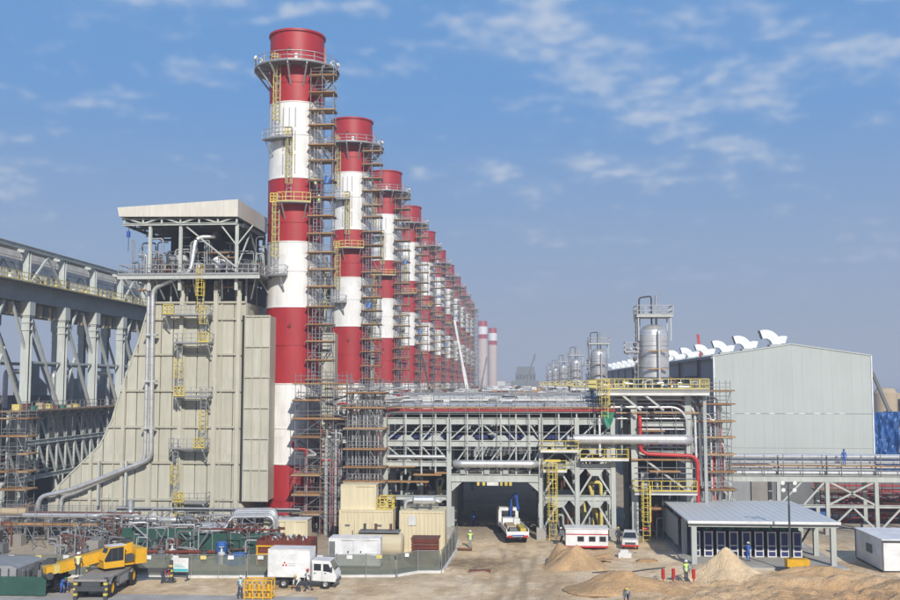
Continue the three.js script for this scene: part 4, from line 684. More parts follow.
// ---------- silver tanks ----------
function makeTank(full) {
  const t = thing('silver_tank', '', 'tank', [15.4, 16.7, -118], 'vertical silver tanks in a row'); t.base = [0, 0, 0];
  mb().lathe(0, 1.3, 0, [[1.0, -0.5], [1.58, 0], [1.62, 0], [1.62, 4.8], [1.5, 5.3], [1.1, 5.75], [0.5, 5.95], [0, 6.0]], 28).build('shell', M.clad, t);
  for (const y of [2.4, 3.6, 4.8]) mb().lathe(0, y, 0, [[1.62, 0], [1.66, 0], [1.66, 0.08], [1.62, 0.08]], 28).build('cladding_band', M.clad2, t);
  for (let k = 0; k < 4; k++) { const a = k * 1.57 + 0.6; mb().beam([Math.sin(a) * 1.2, 0, Math.cos(a) * 1.2], [Math.sin(a) * 1.2, 1.4, Math.cos(a) * 1.2], 0.2).build('leg', M.steel, t); }
  const p = mb().box(-1.9, 1.95, 8.05, 8.25, -1.6, 1.6).build('top_platform', M.steel, t); mb().rail([[-1.9, 8.25, 1.6], [1.95, 8.25, 1.6], [1.95, 8.25, -1.6], [-1.9, 8.25, -1.6], [-1.9, 8.25, 1.6]], 1.1, 1.0, 0.035).build('handrail', M.galv, p);
  for (const [x, z] of [[-1.7, 1.4], [1.7, 1.4], [-1.7, -1.4], [1.7, -1.4]]) mb().beam([x, 5.4, z], [x, 8.05, z], 0.12).build('post', M.steel, t);
  mb().pipe([[0.35, 6.6, 1.75], [0.35, 6.3, 1.95], [0.35, 0.6, 1.95], [0.8, 0.3, 1.95], [3.4, 0.25, 1.95]], 0.16, 8, 0.4).build('downpipe', M.clad, t);
  mb().pipe([[-1.5, 7, 0.4], [-1.5, 10.3, 0.4], [-0.2, 10.5, 0.4], [-0.2, 7.2, 0.4]], 0.09, 6, 0.3).build('vent_pipe', M.dark, t);
  mb().pipe([[0.35, 7, 0], [0.35, 10.6, 0]], 0.12, 8).pipe([[0.4, 10.2, 0], [1.1, 11.3, 0]], 0.06, 6).build('vent_pipe', M.galv, t);
  mb().pipe([[-1.5, 4.6, 0.4], [-2.7, 4.5, 0.4], [-2.9, 4.4, 0.6]], 0.11, 6, 0.3).build('nozzle', M.clad, t);
  const s = mb().box(-3.1, -1.6, 4.0, 4.12, -0.3, 1.1).build('side_platform', M.grate, t); mb().rail([[-1.7, 4.12, 1.1], [-3.1, 4.12, 1.1], [-3.1, 4.12, -0.3]], 1.1, 0.9, 0.035).build('handrail', M.galv, s); mb().beam([-3, 4, 0.8], [-1.6, 2.6, 0.6], 0.1).build('bracket', M.steel, s);
  mb().ladder(-1.95, 0.9, 0.1, 8.9, [-0.7, 0, 0.7], 0.45).build('ladder', M.tube, t);
  for (const y of [2.2, 4.2]) mb().box(-1.0, 1.3, y, y + 0.1, 1.66, 2.1).build('plank_deck', M.wood[2], t);
  for (let k = 0; k < 6; k++) mb().lathe(-1.85 - (k % 2) * 0.2, 1 + k * 0.8, 0.7, [[0.12, -0.2], [0.26, -0.1], [0.26, 0.1], [0.12, 0.2]], 8, 'x').build('valve', M.mid, t);
  return t;
}
const tank0 = makeTank();
const tl = ['largest silver tank, on the yellow railed platform left of the hall', 'second silver tank from the hall, about half the size of the largest', 'third silver tank along the receding row', 'fourth silver tank along the receding row', 'fifth silver tank, one of two tiny ones far off', 'last tiny silver tank far along the row'];
for (let i = 0; i < 6; i++) {
  const o = i ? copyOf(tank0, [15.4, 16.7, -118 - 82.7 * i], tl[i]) : tank0; o.userData.label = tl[i]; o.scale.set(1.08, 1.03, 1.08); const z = -118 - 82.7 * i;
  const t = thing('tank_platform', `steel platform with yellow handrail under the ${i ? ORD[i] : 'largest'} silver tank`, 'platform', [14.5, 0, z], 'tank platforms in a row'), x0 = i ? 9.5 : 8.3;
  mb().box(x0, 20.7, 16.5, 16.7, z - 6, z + 5.8).build('deck', M.grate, t);
  mb().rail([[x0, 16.7, z - 5.9], [x0, 16.7, z + 5.75], [20.65, 16.7, z + 5.75], [20.65, 16.7, z - 5.9]], 1.15, 1.05, 0.036).build('handrail', M.yellowpale, t);
  mb().ib([x0, 16.25, z + 5.6], [20.7, 16.25, z + 5.6], 0.45, 0.3).build('edge_beam', M.pale, t);
  for (const x of [x0 + 0.3, 15.6, 20.3]) for (const q of [-5.6, 4.6]) { if (!i && x < 16 && q > 0) continue; mb().beam([x, 0, z + q], [x, 16.5, z + q], 0.35).build('column', M.steel2, t); }
  for (let k = 0; k < 14; k++) { const x = rr(x0 + 0.8, 20), zz = z + rr(2.4, 5.2); mb().pipe([[x, 16.7, zz], [x, 16.7 + rr(0.5, 1.4), zz], [x + rr(-1.4, 1.4), 17.4, zz]], rr(0.06, 0.14), 6, 0.2).build('pipe', [M.galv, M.clad, M.mid, M.rust][k % 4], t); }
  if (!i) { const l = mb().ladder(9.2, z + 6.2, 13.5, 17.8, [0, 0, 1], 0.7).build('ladder', M.yellow, t); mb().cage(9.2, z + 6.2, 15, 17.8, [0, 0, 1], 1.1).build('cage', M.yellow, l); for (const x of [11, 13.5]) mb().beam([x, 16.2, z + 5.5], [x + 2.2, 14.4, z + 5.5], 0.22).build('knee_brace', M.steel, t); }
}

// ---------- turbine hall ----------
{
  const t = thing('turbine_hall', 'big plain pale grey gabled hall with white roof cowls', 'building', [42.3, 0, -160]);
  const x0 = 30.2, x1 = 54.3, xr = 42.2, ye = 21.7, yr = 23.5, z0 = -160, zE = -470;
  const yt = (x) => x < xr ? mix(ye, yr, (x - x0) / (xr - x0)) : mix(yr, ye, (x - xr) / (x1 - xr));
  mb().poly([[x0 + 0.1, 0], [x1 - 0.1, 0], [x1 - 0.1, ye - 0.1], [xr, yr - 0.1], [x0 + 0.1, ye - 0.1]], zE, z0 - 0.12).build('wall_core', M.sidd, t);  // long side wall drawn darker than the gable, its shade put into the colour
  const n = 16;
  for (let i = 0; i < n; i++) { const a = mix(x0, x1, i / n) + 0.004, b = mix(x0, x1, (i + 1) / n) - 0.004; for (const [ya, yb] of [[0.2, 7.3], [7.33, 12.6]]) mb().box(a, b, ya, yb, z0 - 0.11, z0 + rr(0, 0.006)).build('siding_panel', M.sid[i % 3 === 1 ? 1 : 0], t); mb().poly([[a, 12.66], [b, 12.66], [b, yt(b) - 0.05], [a, yt(a) - 0.05]], z0 - 0.11, z0 + rr(0, 0.006)).build('siding_panel', M.sid[(i * 7) % 3], t); }
  for (let i = 0; i < 9; i++) { const a = x0 + 2 + i * 2.1 + rr(0, 0.7); mb().box(a, a + rr(0.5, 1.4), 12.61, 12.70, z0, z0 + 0.04).build('flashing', M.whitep, t); }
  for (const [xa, xb] of [[x0, xr], [xr, x1]]) mb().beam([xa, yt(xa), z0 + 0.04], [xb, yt(xb), z0 + 0.04], 0.16, 0.2).build('gable_trim', M.sid[2], t);
  for (const x of [x0, x1]) mb().box(x - 0.1, x + 0.1, 0, ye, z0 - 0.1, z0 + 0.12).build('corner_trim', M.whitep, t);
  mb().quad([x0 - 0.3, ye - 0.02, z0], [xr, yr + 0.03, z0], [xr, yr + 0.03, zE], [x0 - 0.3, ye - 0.02, zE]).quad([xr, yr + 0.03, z0], [x1 + 0.3, ye - 0.02, z0], [x1 + 0.3, ye - 0.02, zE], [xr, yr + 0.03, zE]).build('roof_sheet', M.roof, t);
  for (let k = 0; k < 14; k++) { const z = -176 - k * 20; mb().box(x0 - 0.06, x0 + 0.1, 14.5, 18.6, z - 12, z).build('louvre_opening', M.black, t); for (let j = 0; j < 5; j++) mb().box(x0 - 0.12, x0 - 0.07, 14.5, 18.6, z - 12 + j * 3, z - 11.8 + j * 3).build('mullion', M.sidd, t); mb().box(x0 - 0.4, x0 - 0.08, 0, 21.4, z + 3, z + 3.6).build('downpipe', M.rust, t); }
  mb().box(x0 - 0.4, x0 - 0.1, 21.2, 21.6, zE, z0).build('gutter', M.sidd, t);
  // pairs of curved roof cowls
  const cowl = (x, z, s, sc) => {
    const q = mb(), in_ = mb(), y0 = yt(x) - 0.1, R0 = 1.1 * sc, R1 = 2.5 * sc, w = 1.7 * sc, cx = x + s * 1.9 * sc; const P = (r, a, zz) => [cx - s * r * Math.cos(a), y0 - (s > 0 ? 0.3 : -0.2) + r * Math.sin(a), z + zz];
    for (let k = 0; k < 9; k++) { const a = k / 9 * 1.9, b = (k + 1) / 9 * 1.9; for (const zz of [w / 2, -w / 2]) q.quad(P(R0, a, zz), P(R1, a, zz), P(R1, b, zz), P(R0, b, zz)); for (const r of [R0, R1]) q.quad(P(r, a, -w / 2), P(r, a, w / 2), P(r, b, w / 2), P(r, b, -w / 2)); }
    const o = q.build('roof_cowl', M.whitep, t); in_.quad(P(R0, 1.86, w / 2), P(R1, 1.86, w / 2), P(R1, 1.86, -w / 2), P(R0, 1.86, -w / 2)).build('mouth', M.mid, o);
    mb().box(x + (s > 0 ? -0.75 : -1.2) * sc, x + (s > 0 ? 1.2 : 0.75) * sc, y0 - 0.3, y0 + (s > 0 ? 0 : 0.35), z - w / 2 - 0.1, z + w / 2 + 0.1).build('curb', M.steel2, o);
  };
  for (let k = 0; k < 15; k++) { const z = -164 - k * 20.2; cowl(40.9, z, -1, 1); cowl(41.1, z - 3.5, 1, 0.86); }
}
{ // pipe bridge crossing in front of the hall
  const t = thing('pipe_bridge', 'long pipe bridge with silver pipes crossing in front of the big grey hall', 'pipe bridge', [38, 0, -121]);
  const za = -120, zb = -124;
  for (const z of [za, zb]) mb().ib([20.6, 6.35, z], [66, 6.35, z], 0.75, 0.4, 0.07).build('main_beam', M.steel, t);
  for (let k = 0; k < 9; k++) { const x = 24.2 + k * 5.53; for (const z of [za, zb]) { mb().ib([x, 0, z], [x, 6, z], 0.42, 0.42).build('column', M.steel, t); mb().box(x - 0.45, x + 0.45, 0, 0.7, z - 0.45, z + 0.45).build('plinth', M.conc, t); } mb().ib([x, 6.5, zb], [x, 6.5, za], 0.5, 0.3).build('cross_beam', M.steel2, t); for (const z of [za + 0.1]) mb().beam([x, 6.7, z], [x, 9.0, z], 0.14).build('post', M.dark, t); if (k > 1) mb().ib([x - 5.4, 3.2, za], [x - 0.1, 3.2, za], 0.35, 0.3).build('strut', M.steel, t); }
  for (const [a, b, c, d] of [[29.9, 3.4, 32.4, 6], [35, 6, 32.6, 3.4], [35.5, 0.6, 38, 3], [40.6, 0.6, 38.2, 3], [35.5, 6, 40.6, 3.4], [35.5, 3.4, 40.6, 6], [46, 0.6, 43.7, 3], [41.2, 0.6, 43.5, 3], [22.2, 6, 26, 2.6]]) mb().beam([a, b, za], [c, d, za], 0.2).build('diagonal_brace', M.steel, t);
  for (let k = 0; k < 12; k++) mb().pipe([[20.6, 6.95 + (k % 4) * 0.6, -120.4 - k * 0.3], [66, 6.95 + (k % 4) * 0.6, -120.4 - k * 0.3]], rr(0.13, 0.24), 8).build('pipe', [M.clad, M.galv, M.pale, M.clad, M.clad2][k % 5], t);
  for (let k = 0; k < 14; k++) mb().box(21 + k * 3, 23.94 + k * 3, 7.78, 7.92, -120.0, -119.5).build('plank', M.wood[k % 3], t);
  for (let k = 0; k < 20; k++) { const x = 21.5 + k * 2.2; mb().beam([x, 6.7, -119.75], [x, 9.1, -119.75], 0.09).build('rail_post', M.mid, t); }
  const f = mb(); for (const y of [7.3, 8.4, 8.9]) f.tube([20.6, y, -119.72], [66, y, -119.72], 0.035, 4); f.build('guard_rail', M.galv, t);
}

// ---------- process pipework between fence and boiler ----------
{
  const t = thing('pipe_sleeper_rack', 'low rack with big silver pipe and brown planks left of the yellow crane', 'pipe rack', [-52, 0, -108]);
  for (let k = 0; k < 6; k++) { const x = -59 + k * 2.6; mb().beam([x, 0, -106.8], [x, 2.6, -106.8], 0.15).build('post', M.galv, t); mb().beam([x, 2.5, -109.5], [x, 2.5, -106.8], 0.2).build('cross_beam', M.steel2, t); mb().tube([x, 2.2, -106.7], [x + 2.2, 0, -105], 0.05, 4).build('raker', M.tube, t); }
  mb().pipe([[-54.5, 2.95, -107.6], [-46.2, 2.95, -107.6], [-45.6, 2.9, -109], [-45.6, 1, -110]], 0.26, 12, 0.5).build('insulated_pipe', M.clad, t);
  mb().pipe([[-62, 3.25, -108.6], [-54.6, 3.2, -108.6]], 0.4, 12).build('insulated_pipe', M.tan, t);
  for (let k = 0; k < 4; k++) mb().pipe([[-62, 2.75 + 0.1 * k, -108 - k * 0.5], [-45 + k, 2.75 + 0.1 * k, -108 - k * 0.5]], 0.1, 6).build('pipe', [M.galv, M.rust][k % 2], t);
  for (let k = 0; k < 5; k++) mb().box(-60.5 + k * 3, -57.56 + k * 3, 2.08, 2.3, -106.75, -106.2).build('plank', M.wood[k % 2], t);
  for (let k = 0; k < 60; k++) { const x = rr(-62, -43), z = rr(-113, -97), y = rr(0.4, 2.6); if (k % 3) mb().pipe([[x, 0, z], [x, y, z], [x + rr(-2, 2), y, z], [x + rr(-1, 1), 0.2, z - 1]], rr(0.04, 0.11), 6, 0.3).build('pipe', [M.mid, M.rust, M.galv, M.dark][k % 4], t); else mb().box(x, x + rr(0.5, 1.8), 0, y * 0.8, z - 1.2, z).build('equipment_box', [M.dark, M.mid, M.concd, M.dark][Math.floor(k / 3) % 4], t); }
  const f = mb(); for (let k = 0; k < 9; k++) { const x = -60 + k * 1.9; f.tube([x, 0, -106], [x, 3.6 + rr(0, 0.6), -106], 0.035, 4); } for (const y of [1, 2, 3.2]) f.tube([-61, y, -106], [-44, y, -106], 0.03, 4); f.build('tube_frame', M.tube, t, true);
}
{
  const t = thing('pipe_manifold', 'tangle of grey pipes and valves at the foot of the cream boiler', 'pipework', [-36, 0, -107]);
  mb().pipe([[-44.2, 4.2, -112], [-44.2, 2.4, -112], [-43.4, 2.15, -110.8], [-38.6, 2.15, -110.8], [-37.6, 2.15, -111.4]], 0.36, 12, 0.8).build('insulated_pipe', M.clad2, t);
  mb().ib([-46, 3.0, -112.5], [-24.5, 3.0, -112.5], 0.22, 0.2).build('beam', M.mid, t); for (let k = 0; k < 9; k++) mb().beam([-46 + k * 2.65, 0, -112.5], [-46 + k * 2.65, 2.9, -112.5], 0.16).build('post', M.mid, t);
  mb().pipe([[-46, 3.25, -112.3], [-24.8, 3.25, -112.3]], 0.13, 8).build('pipe', M.galv, t);
  for (let k = 0; k < 5; k++) { const d = k * 0.42; mb().pipe([[-33.4 - d, 0, -104 - d], [-33.4 - d, 1.9 + d * 0.3, -104 - d], [-31.0, 2.1 + d * 0.3, -104 - d], [-30.3, 3.4 + d * 0.35, -104.4 - d], [-26.2, 3.5 + d * 0.35, -104.4 - d], [-25.8, 3, -104.4 - d], [-25.8, 0, -104.4 - d]], 0.15, 8, 0.5).build('pipe', [M.clad, M.galv, M.clad2][k % 3], t); }
  for (let k = 0; k < 7; k++) mb().pipe([[-29.6 + k * 0.62, 0, -102.6 + (k % 2)], [-29.6 + k * 0.62, 2.6 - (k % 3) * 0.4, -102.6], [-29.6 + k * 0.62, 2.6 - (k % 3) * 0.4, -106]], 0.1, 8, 0.35).build('pipe', [M.galv, M.pale, M.rust][k % 3], t);
  mb().pipe([[-38, 0.9, -97.5], [-29.8, 0.95, -97.5]], 0.17, 8).build('pipe', M.brown, t); mb().pipe([[-37.4, 2.4, -103], [-24.6, 2.5, -101.8]], 0.1, 6).build('pipe', M.brown, t);
  for (let k = 0; k < 190; k++) { const x = rr(-47, -24.5), z = rr(-113, -99), y = rr(0.7, 3.4); mb().pipe([[x, 0, z], [x, y, z], [Math.min(-24.2, Math.max(-47, x + rr(-2.6, 2.6))), y, z + rr(-0.6, 0.6)], [x + rr(-1, 1), rr(0, 1.2), z - 1.2]], rr(0.035, 0.1), 6, 0.3).build('pipe', [M.galv, M.mid, M.galv, M.dark, M.rust, M.clad2, M.mid][k % 7], t); }
  { const f = mb(); for (let k = 0; k < 26; k++) { const x = rr(-47, -25), z = rr(-112, -98); f.tube([x, 0, z], [x, rr(2.5, 4.6), z], 0.035, 4); f.tube([x - 1.5, rr(1.5, 3.6), z], [x + 1.5, rr(1.5, 3.6), z], 0.035, 4); } f.build('scaffold_tubes', M.tube, t, true); }
  for (let k = 0; k < 40; k++) { const x = rr(-46, -24), z = rr(-113, -99), w = rr(0.5, 1.6); mb().box(x, x + w, 0, rr(0.5, 2.4), z - w, z).build('equipment_box', [M.mid, M.dark, M.concd, M.rust, M.dark][k % 5], t); }
  for (let k = 0; k < 50; k++) { const x = rr(-46, -25), z = rr(-108, -96); mb().lathe(x, 0, z, [[0.2, 0], [0.2, 0.8], [0.36, 0.85], [0.36, 1.1], [0.1, 1.2], [0.1, 1.6], [0.3, 1.62], [0, 1.66]], 8).build('valve', [M.mid, M.pale, M.rust, M.galv, M.dark, M.mid, M.dark, M.yellow][k % 8], t); }
  for (const [x, z, m] of [[-45, -110, M.pale], [-42.6, -109.4, M.pale], [-40.6, -109.6, M.pale], [-36.4, -109, M.mid]]) { mb().lathe(x, 0, z, [[0.7, 0], [0.75, 0.3], [0.75, 2.2], [0.6, 2.7], [0.2, 3.0], [0, 3.0]], 14).build('pressure_vessel', m, t); }
}
{ const t = thing('scaffold', 'low tube scaffold with brown planks under the sloping boiler duct', 'scaffold', [-53, 0, -113.6]); scaffold(t, -60, -46, -114.4, -112.6, [1.0, 2.2], 8, 1, { prob: 0.6, nd: 4 }); }
{ // the wrapped drums
  const drum = (x, z, r, h, tilt, label) => { const q = mb(), N = 14; for (let i = 0; i < N; i++) { const P = (k, y, f) => { const a = k / N * 2 * Math.PI, w = 1 + 0.14 * Math.sin(a * 5 + y * 3); return [x + r * f * w * Math.cos(a) + tilt * y, y, z + r * f * w * Math.sin(a)]; }; const ys = [[0, 1.1], [h * 0.35, 0.9], [h * 0.45, 0.75], [h * 0.6, 1], [h, 0.95], [h + 0.12, 0]]; for (let j = 0; j < ys.length - 1; j++) q.quad(P(i, ...ys[j]), P(i + 1, ...ys[j]), P(i + 1, ...ys[j + 1]), P(i, ...ys[j + 1])); } single(q, 'wrapped_valve', M.tarp, label, 'tarpaulin', [x, 0, z], 'blue wrapped valves'); };
  drum(-29.1, -97, 0.55, 2.0, 0, 'tall valve wrapped in blue tarpaulin behind the fence'); drum(-27.4, -96.2, 0.75, 1.1, 0.25, 'squat leaning bundle in blue tarpaulin beside the tall wrapped valve');
}
for (const [x0, x1, z, y1, label] of [[-41, -33.4, -101.5, 2.6, 'dark green shade netting screen behind the yellow crane'], [-33, -25.5, -100.6, 2.3, 'dark green shade netting screen behind the blue wrapped valves']]) { const t = thing('netting_screen', label, 'screen', [x0, 0, z]); mb().box(x0, x1, 0.02, y1, z - 0.02, z).build('net', M.netg, t); for (let k = 0; k <= 4; k++) { const x = mix(x0, x1, k / 4); mb().tube([x, 0, z + 0.05], [x, y1 + 0.2, z + 0.05], 0.05, 5).build('post', M.tube, t); } }

// ---------- fence along the road ----------
{
  const lines = [['net fence along the pale road behind the yellow crane', [[-47, 88.7], [-24.7, 89.9]]], ['net fence between box truck and white generator', [[-24.6, 89.9], [-11.4, 91.3]]], ['net fence panel turning the corner by the brown crate', [[-11.3, 91.4], [-9.6, 93.3], [-7.5, 93.5]]], ['net fence running back beside the sandy haul road', [[-7.4, 93.6], [-6.9, 105], [-7.1, 112]]]];
  for (const [label, pts] of lines) {
    const t = thing('net_fence', label, 'fence', [pts[0][0], 0, -pts[0][1]], 'green net fences on concrete feet');
    for (let i = 0; i < pts.length - 1; i++) {
      const L = Math.hypot(pts[i + 1][0] - pts[i][0], pts[i + 1][1] - pts[i][1]), n = Math.max(1, Math.round(L / 2.6));
      for (let k = 0; k < n; k++) {
        const P = (f) => [mix(pts[i][0], pts[i + 1][0], f), mix(pts[i][1], pts[i + 1][1], f)], a = P((k + 0.01) / n), b = P((k + 0.99) / n), q = mb(), s = 6;
        for (let j = 0; j < s; j++) { const f0 = j / s, f1 = (j + 1) / s, W = (f) => 0.06 * Math.sin(f * Math.PI * 3 + k); const sag = (f) => 1.95 - 0.12 * Math.sin(f * Math.PI) * ((k * 7) % 3) / 2; q.quad([mix(a[0], b[0], f0), 0.12, -mix(a[1], b[1], f0) + W(f0)], [mix(a[0], b[0], f1), 0.12, -mix(a[1], b[1], f1) + W(f1)], [mix(a[0], b[0], f1), sag(f1), -mix(a[1], b[1], f1)], [mix(a[0], b[0], f0), sag(f0), -mix(a[1], b[1], f0)]); }
        q.build('net_panel', (k * 5 + i) % 3 ? M.net : M.net2, t);
        mb().tube([a[0], 0, -a[1] + 0.05], [a[0], 2.1, -a[1] + 0.05], 0.045, 6).build('post', M.tube, t);
        mb().beam([a[0], 0.1, -a[1]], [b[0], 0.1, -b[1]], 0.4, 0.2 + rr(0, 0.04)).build('concrete_foot', M.pale, t);
        mb().tube([a[0], 2.0, -a[1] + 0.03], [b[0], 2.0, -b[1] + 0.03], 0.03, 4).build('top_rail', M.tube, t);
        if (i === 0 && label !== lines[3][0]) { const c = P((k + 0.45) / n); mb().box(c[0] - 0.26, c[0] + 0.26, 1.62, 1.95, -c[1] + 0.08, -c[1] + 0.1).build('notice_plate', k % 3 === 1 ? M.yellowpale : M.whitep, t); }
      }
    }
  }
  const t = thing('notice_board', 'white and teal notice board on two legs in front of the net fence', 'sign', [-30.2, 0, -88.3]);
  mb().box(-30.95, -29.45, 0.75, 1.95, -88.3, -88.24).build('board', M.whitep, t); mb().box(-30.93, -29.47, 0.78, 1.02, -88.235, -88.232).build('teal_band', M.teal, t); for (let k = 0; k < 3; k++) mb().box(-30.7, -29.7 - k * 0.15, 1.14 + k * 0.1, 1.18 + k * 0.1, -88.235, -88.232).build('print_line', M.teal, t);
  for (const x of [-30.85, -29.55]) { mb().beam([x, 0, -88.35], [x, 1.9, -88.35], 0.09).build('leg', M.dark, t); mb().box(x - 0.1, x + 0.1, 0, 0.08, -88.8, -87.9).build('foot', M.dark, t); }
}

// ---------- containers, cabins, generators ----------
function ribBox(name, label, cat, x0, x1, y0, y1, z0, z1, m, o = {}) {
  const t = thing(name, label, cat, [(x0 + x1) / 2, y0, (z0 + z1) / 2], o.group);
  mb().box(x0 + 0.08, x1 - 0.08, y0, y1 - 0.05, z0 + 0.08, z1 - 0.1).build('body', m, t);
  mb().corr(x0 + 0.1, x1 - 0.1, y0 + 0.15, y1 - 0.15, z1, o.pitch || 0.4, 0.07).build('ribbed_wall', m, t);
  for (const [a, b] of [[y0, y0 + 0.15], [y1 - 0.15, y1]]) mb().box(x0, x1, a, b, z1 - 0.12, z1 + 0.03).build('rail', m, t);
  for (const x of [x0, x1 - 0.12]) mb().box(x, x + 0.12, y0, y1, z1 - 0.12, z1 + 0.035).build('corner_post', m, t);
  mb().box(x0, x1, y1, y1 + 0.06, z0, z1 + 0.05).build('roof', o.roof || m, t); return t;
}
{
  let t = ribBox('switchgear_container', 'tall cream ribbed container with small box on its roof', 'container', -18.8, -13.2, 0, 4.3, -106.5, -103.6, M.cream);
  for (const x of [-17.9, -14.6]) { const d = mb().box(x - 0.7, x + 0.7, 0.3, 3.1, -103.58, -103.5).build('door', M.cream, t); mb().box(x - 0.25, x + 0.25, 2.75, 2.9, -103.5, -103.4).build('canopy_lamp', M.mid, d); mb().box(x + 0.5, x + 0.58, 1.6, 2.3, -103.5, -103.44).build('handle', M.dark, d); }
  mb().box(-14.1, -13.5, 1.0, 2.0, -103.5, -103.2).build('meter_box', M.steel2, t);
  t = ribBox('plant_container', 'small cream box stacked on the tall ribbed container', 'container', -18.7, -15.0, 4.37, 6.85, -106, -103.9, M.cream, { pitch: 3.6 });
  t = thing('roof_guardrail', 'yellow guardrail on the roof of the tall cream container', 'guardrail', [-14, 4.37, -105]); mb().rail([[-14.9, 4.37, -103.7], [-12.4 - 0.9, 4.37, -103.7], [-13.3, 4.37, -106]], 1.2, 0.8, 0.05).build('rails', M.yellow, t); mb().rail([[-14.9, 4.37, -106], [-13.3, 4.37, -106]], 1.2, 0.8, 0.05).build('rails', M.yellow, t);
  t = ribBox('switchgear_container', 'cream ribbed container with silver pipe on its roof beside the haul road', 'container', -12.6, -7.9, 0, 4.2, -108, -104, M.cream);
  mb().box(-11.7, -10.9, 2.8, 3.8, -103.99, -103.93).build('notice', M.pale, t);
  t = thing('roof_silencer', 'silver silencer pipe lying on the cream container roof', 'silencer', [-10.3, 4.26, -105.4]);
  mb().pipe([[-12.2, 4.3, -105.4], [-12.1, 5.1, -105.4], [-11.4, 5.2, -105.4]], 0.18, 8, 0.3).pipe([[-8.9, 5.2, -105.4], [-8.5, 5.0, -105.4], [-8.3, 5.3, -105.4]], 0.16, 8, 0.2).build('exhaust_pipe', M.clad, t); mb().lathe(-11.4, 5.2, -105.4, [[0.2, 0], [0.45, 0.2], [0.45, 2.2], [0.2, 2.5], [0, 2.5]], 14, 'x').build('body', M.clad, t); for (const x of [-11, -9.6]) mb().box(x, x + 0.2, 4.26, 4.9, -105.7, -105.1).build('saddle', M.dark, t);
  t = ribBox('generator_set', 'white generator housing behind the fence corner', 'generator', -18.2, -13.3, 0.25, 2.75, -97.2, -95, M.whitep, { pitch: 2.4, roof: M.whitep });
  mb().box(-18.15, -17.6, 0.5, 2.5, -94.96, -94.9).build('louvre', M.mid, t); for (const x of [-16.4, -15.2]) mb().box(x, x + 0.12, 1.5, 1.62, -94.98, -94.9).build('latch', M.dark, t); mb().box(-18.2, -13.3, 0, 0.25, -97.2, -94.9).build('skid', M.dark, t);
  t = thing('fuel_tank', 'cream horizontal fuel tank between generator and cream container', 'tank', [-13.4, 0, -99.5]); mb().lathe(-16.4, 1.5, -99.6, [[0, -0.25], [0.9, -0.15], [1.15, 0], [1.15, 4.6], [0.9, 4.75], [0, 4.85]], 20, 'x').build('shell', M.creamd, t); for (const x of [-15.6, -12.8]) mb().box(x, x + 0.3, 0, 0.9, -100.5, -98.7).build('saddle', M.concd, t); mb().box(-16, -12, 2.75, 2.9, -100.4, -98.9).build('walkway', M.mid, t); for (const x of [-15.5, -14.4, -12.9]) mb().lathe(x, 2.6, -99.6, [[0.14, 0], [0.14, 0.9], [0.2, 0.92], [0, 0.95]], 8).build('vent', x < -15 ? M.dark : M.rust, t);
  t = thing('steel_skip', 'brown steel bin with yellow guard rails behind the box truck', 'bin', [-22.6, 0, -96.5]); mb().box(-25.2, -19.9, 0, 2.5, -98, -97.9).box(-25.2, -19.9, 0, 2.5, -95.3, -95.2).box(-25.2, -25.1, 0, 2.5, -97.9, -95.3).box(-20, -19.9, 0, 2.5, -97.9, -95.3).box(-25.2, -19.9, 0, 0.1, -97.9, -95.3).build('walls', M.brown, t); for (let k = 0; k < 12; k++) mb().box(-25.1 + k * 0.46, -25.02 + k * 0.46, 0, 2.5, -95.19, -95.12).build('rib', M.brown, t); for (const y of [1.15, 1.9]) mb().box(-25.2, -19.9, y, y + 0.14, -95.1, -95.0).build('guard_rail', M.crane, t); for (const x of [-25.15, -23, -20.9]) mb().box(x, x + 0.14, 0.2, 1.9, -95.09, -95.02).build('rail_post', M.crane, t);
  for (let k = 0; k < 8; k++) mb().pipe([[-24.6 + k * 0.5, 1.7, -96.6], [-24.4 + k * 0.5, 2.5 + rr(0, 0.5), -96.4], [-24 + k * 0.5, 2.7, -95.8]], 0.1, 6, 0.2).build('scrap', [M.rust, M.pale, M.galv][k % 3], t);
  t = ribBox('site_box', 'low cream box at the foot of the nearest striped stack', 'container', -27.3, -22.6, 0, 2.9, -108.5, -106, M.cream, { pitch: 2.3, roof: M.pale }); mb().box(-26.4, -25, 2.0, 2.2, -105.96, -105.9).build('slot', M.brown, t);
  t = thing('crate', 'brown slatted crate on the ground before the second cream container', 'crate', [-9.3, 0, -98]); mb().box(-10.5, -8.1, 0.1, 2.4, -99.2, -97.1).build('core', M.brown, t); for (let k = 0; k < 8; k++) mb().box(-10.6, -8.0, 0.05 + k * 0.3, 0.28 + k * 0.3, -97.1, -97.0).build('slat', k % 2 ? M.brown : M.rust, t); mb().box(-10.65, -7.95, 2.42, 2.52, -99.3, -96.95).build('lid', M.rust, t);
  t = thing('site_cabin', 'white cabin with red stripe behind the brown sand heap', 'cabin', [6.9, 0, -108.5]); mb().box(4.6, 9.0, 0.35, 2.1, -110, -107.5).build('body', M.whitep, t); mb().box(4.6, 9.0, 1.5, 1.6, -107.49, -107.47).build('red_stripe', M.redpipe, t); mb().box(4.58, 9.02, 0.18, 0.36, -110, -107.45).build('skid', M.redpipe, t); for (const x of [4.8, 8.6]) mb().box(x, x + 0.3, 0, 0.2, -109.8, -107.7).build('block', M.concd, t);
  for (const x of [5.8, 7.0, 8.1]) { const w = mb().box(x, x + 0.7, 0.8, 1.35, -107.48, -107.45).build('window', M.mid, t); mb().box(x + 0.06, x + 0.64, 0.86, 1.29, -107.449, -107.44).build('pane', M.glass, w); } mb().box(4.5, 9.1, 2.1, 2.17, -110.1, -107.4).build('roof', M.whitep, t);
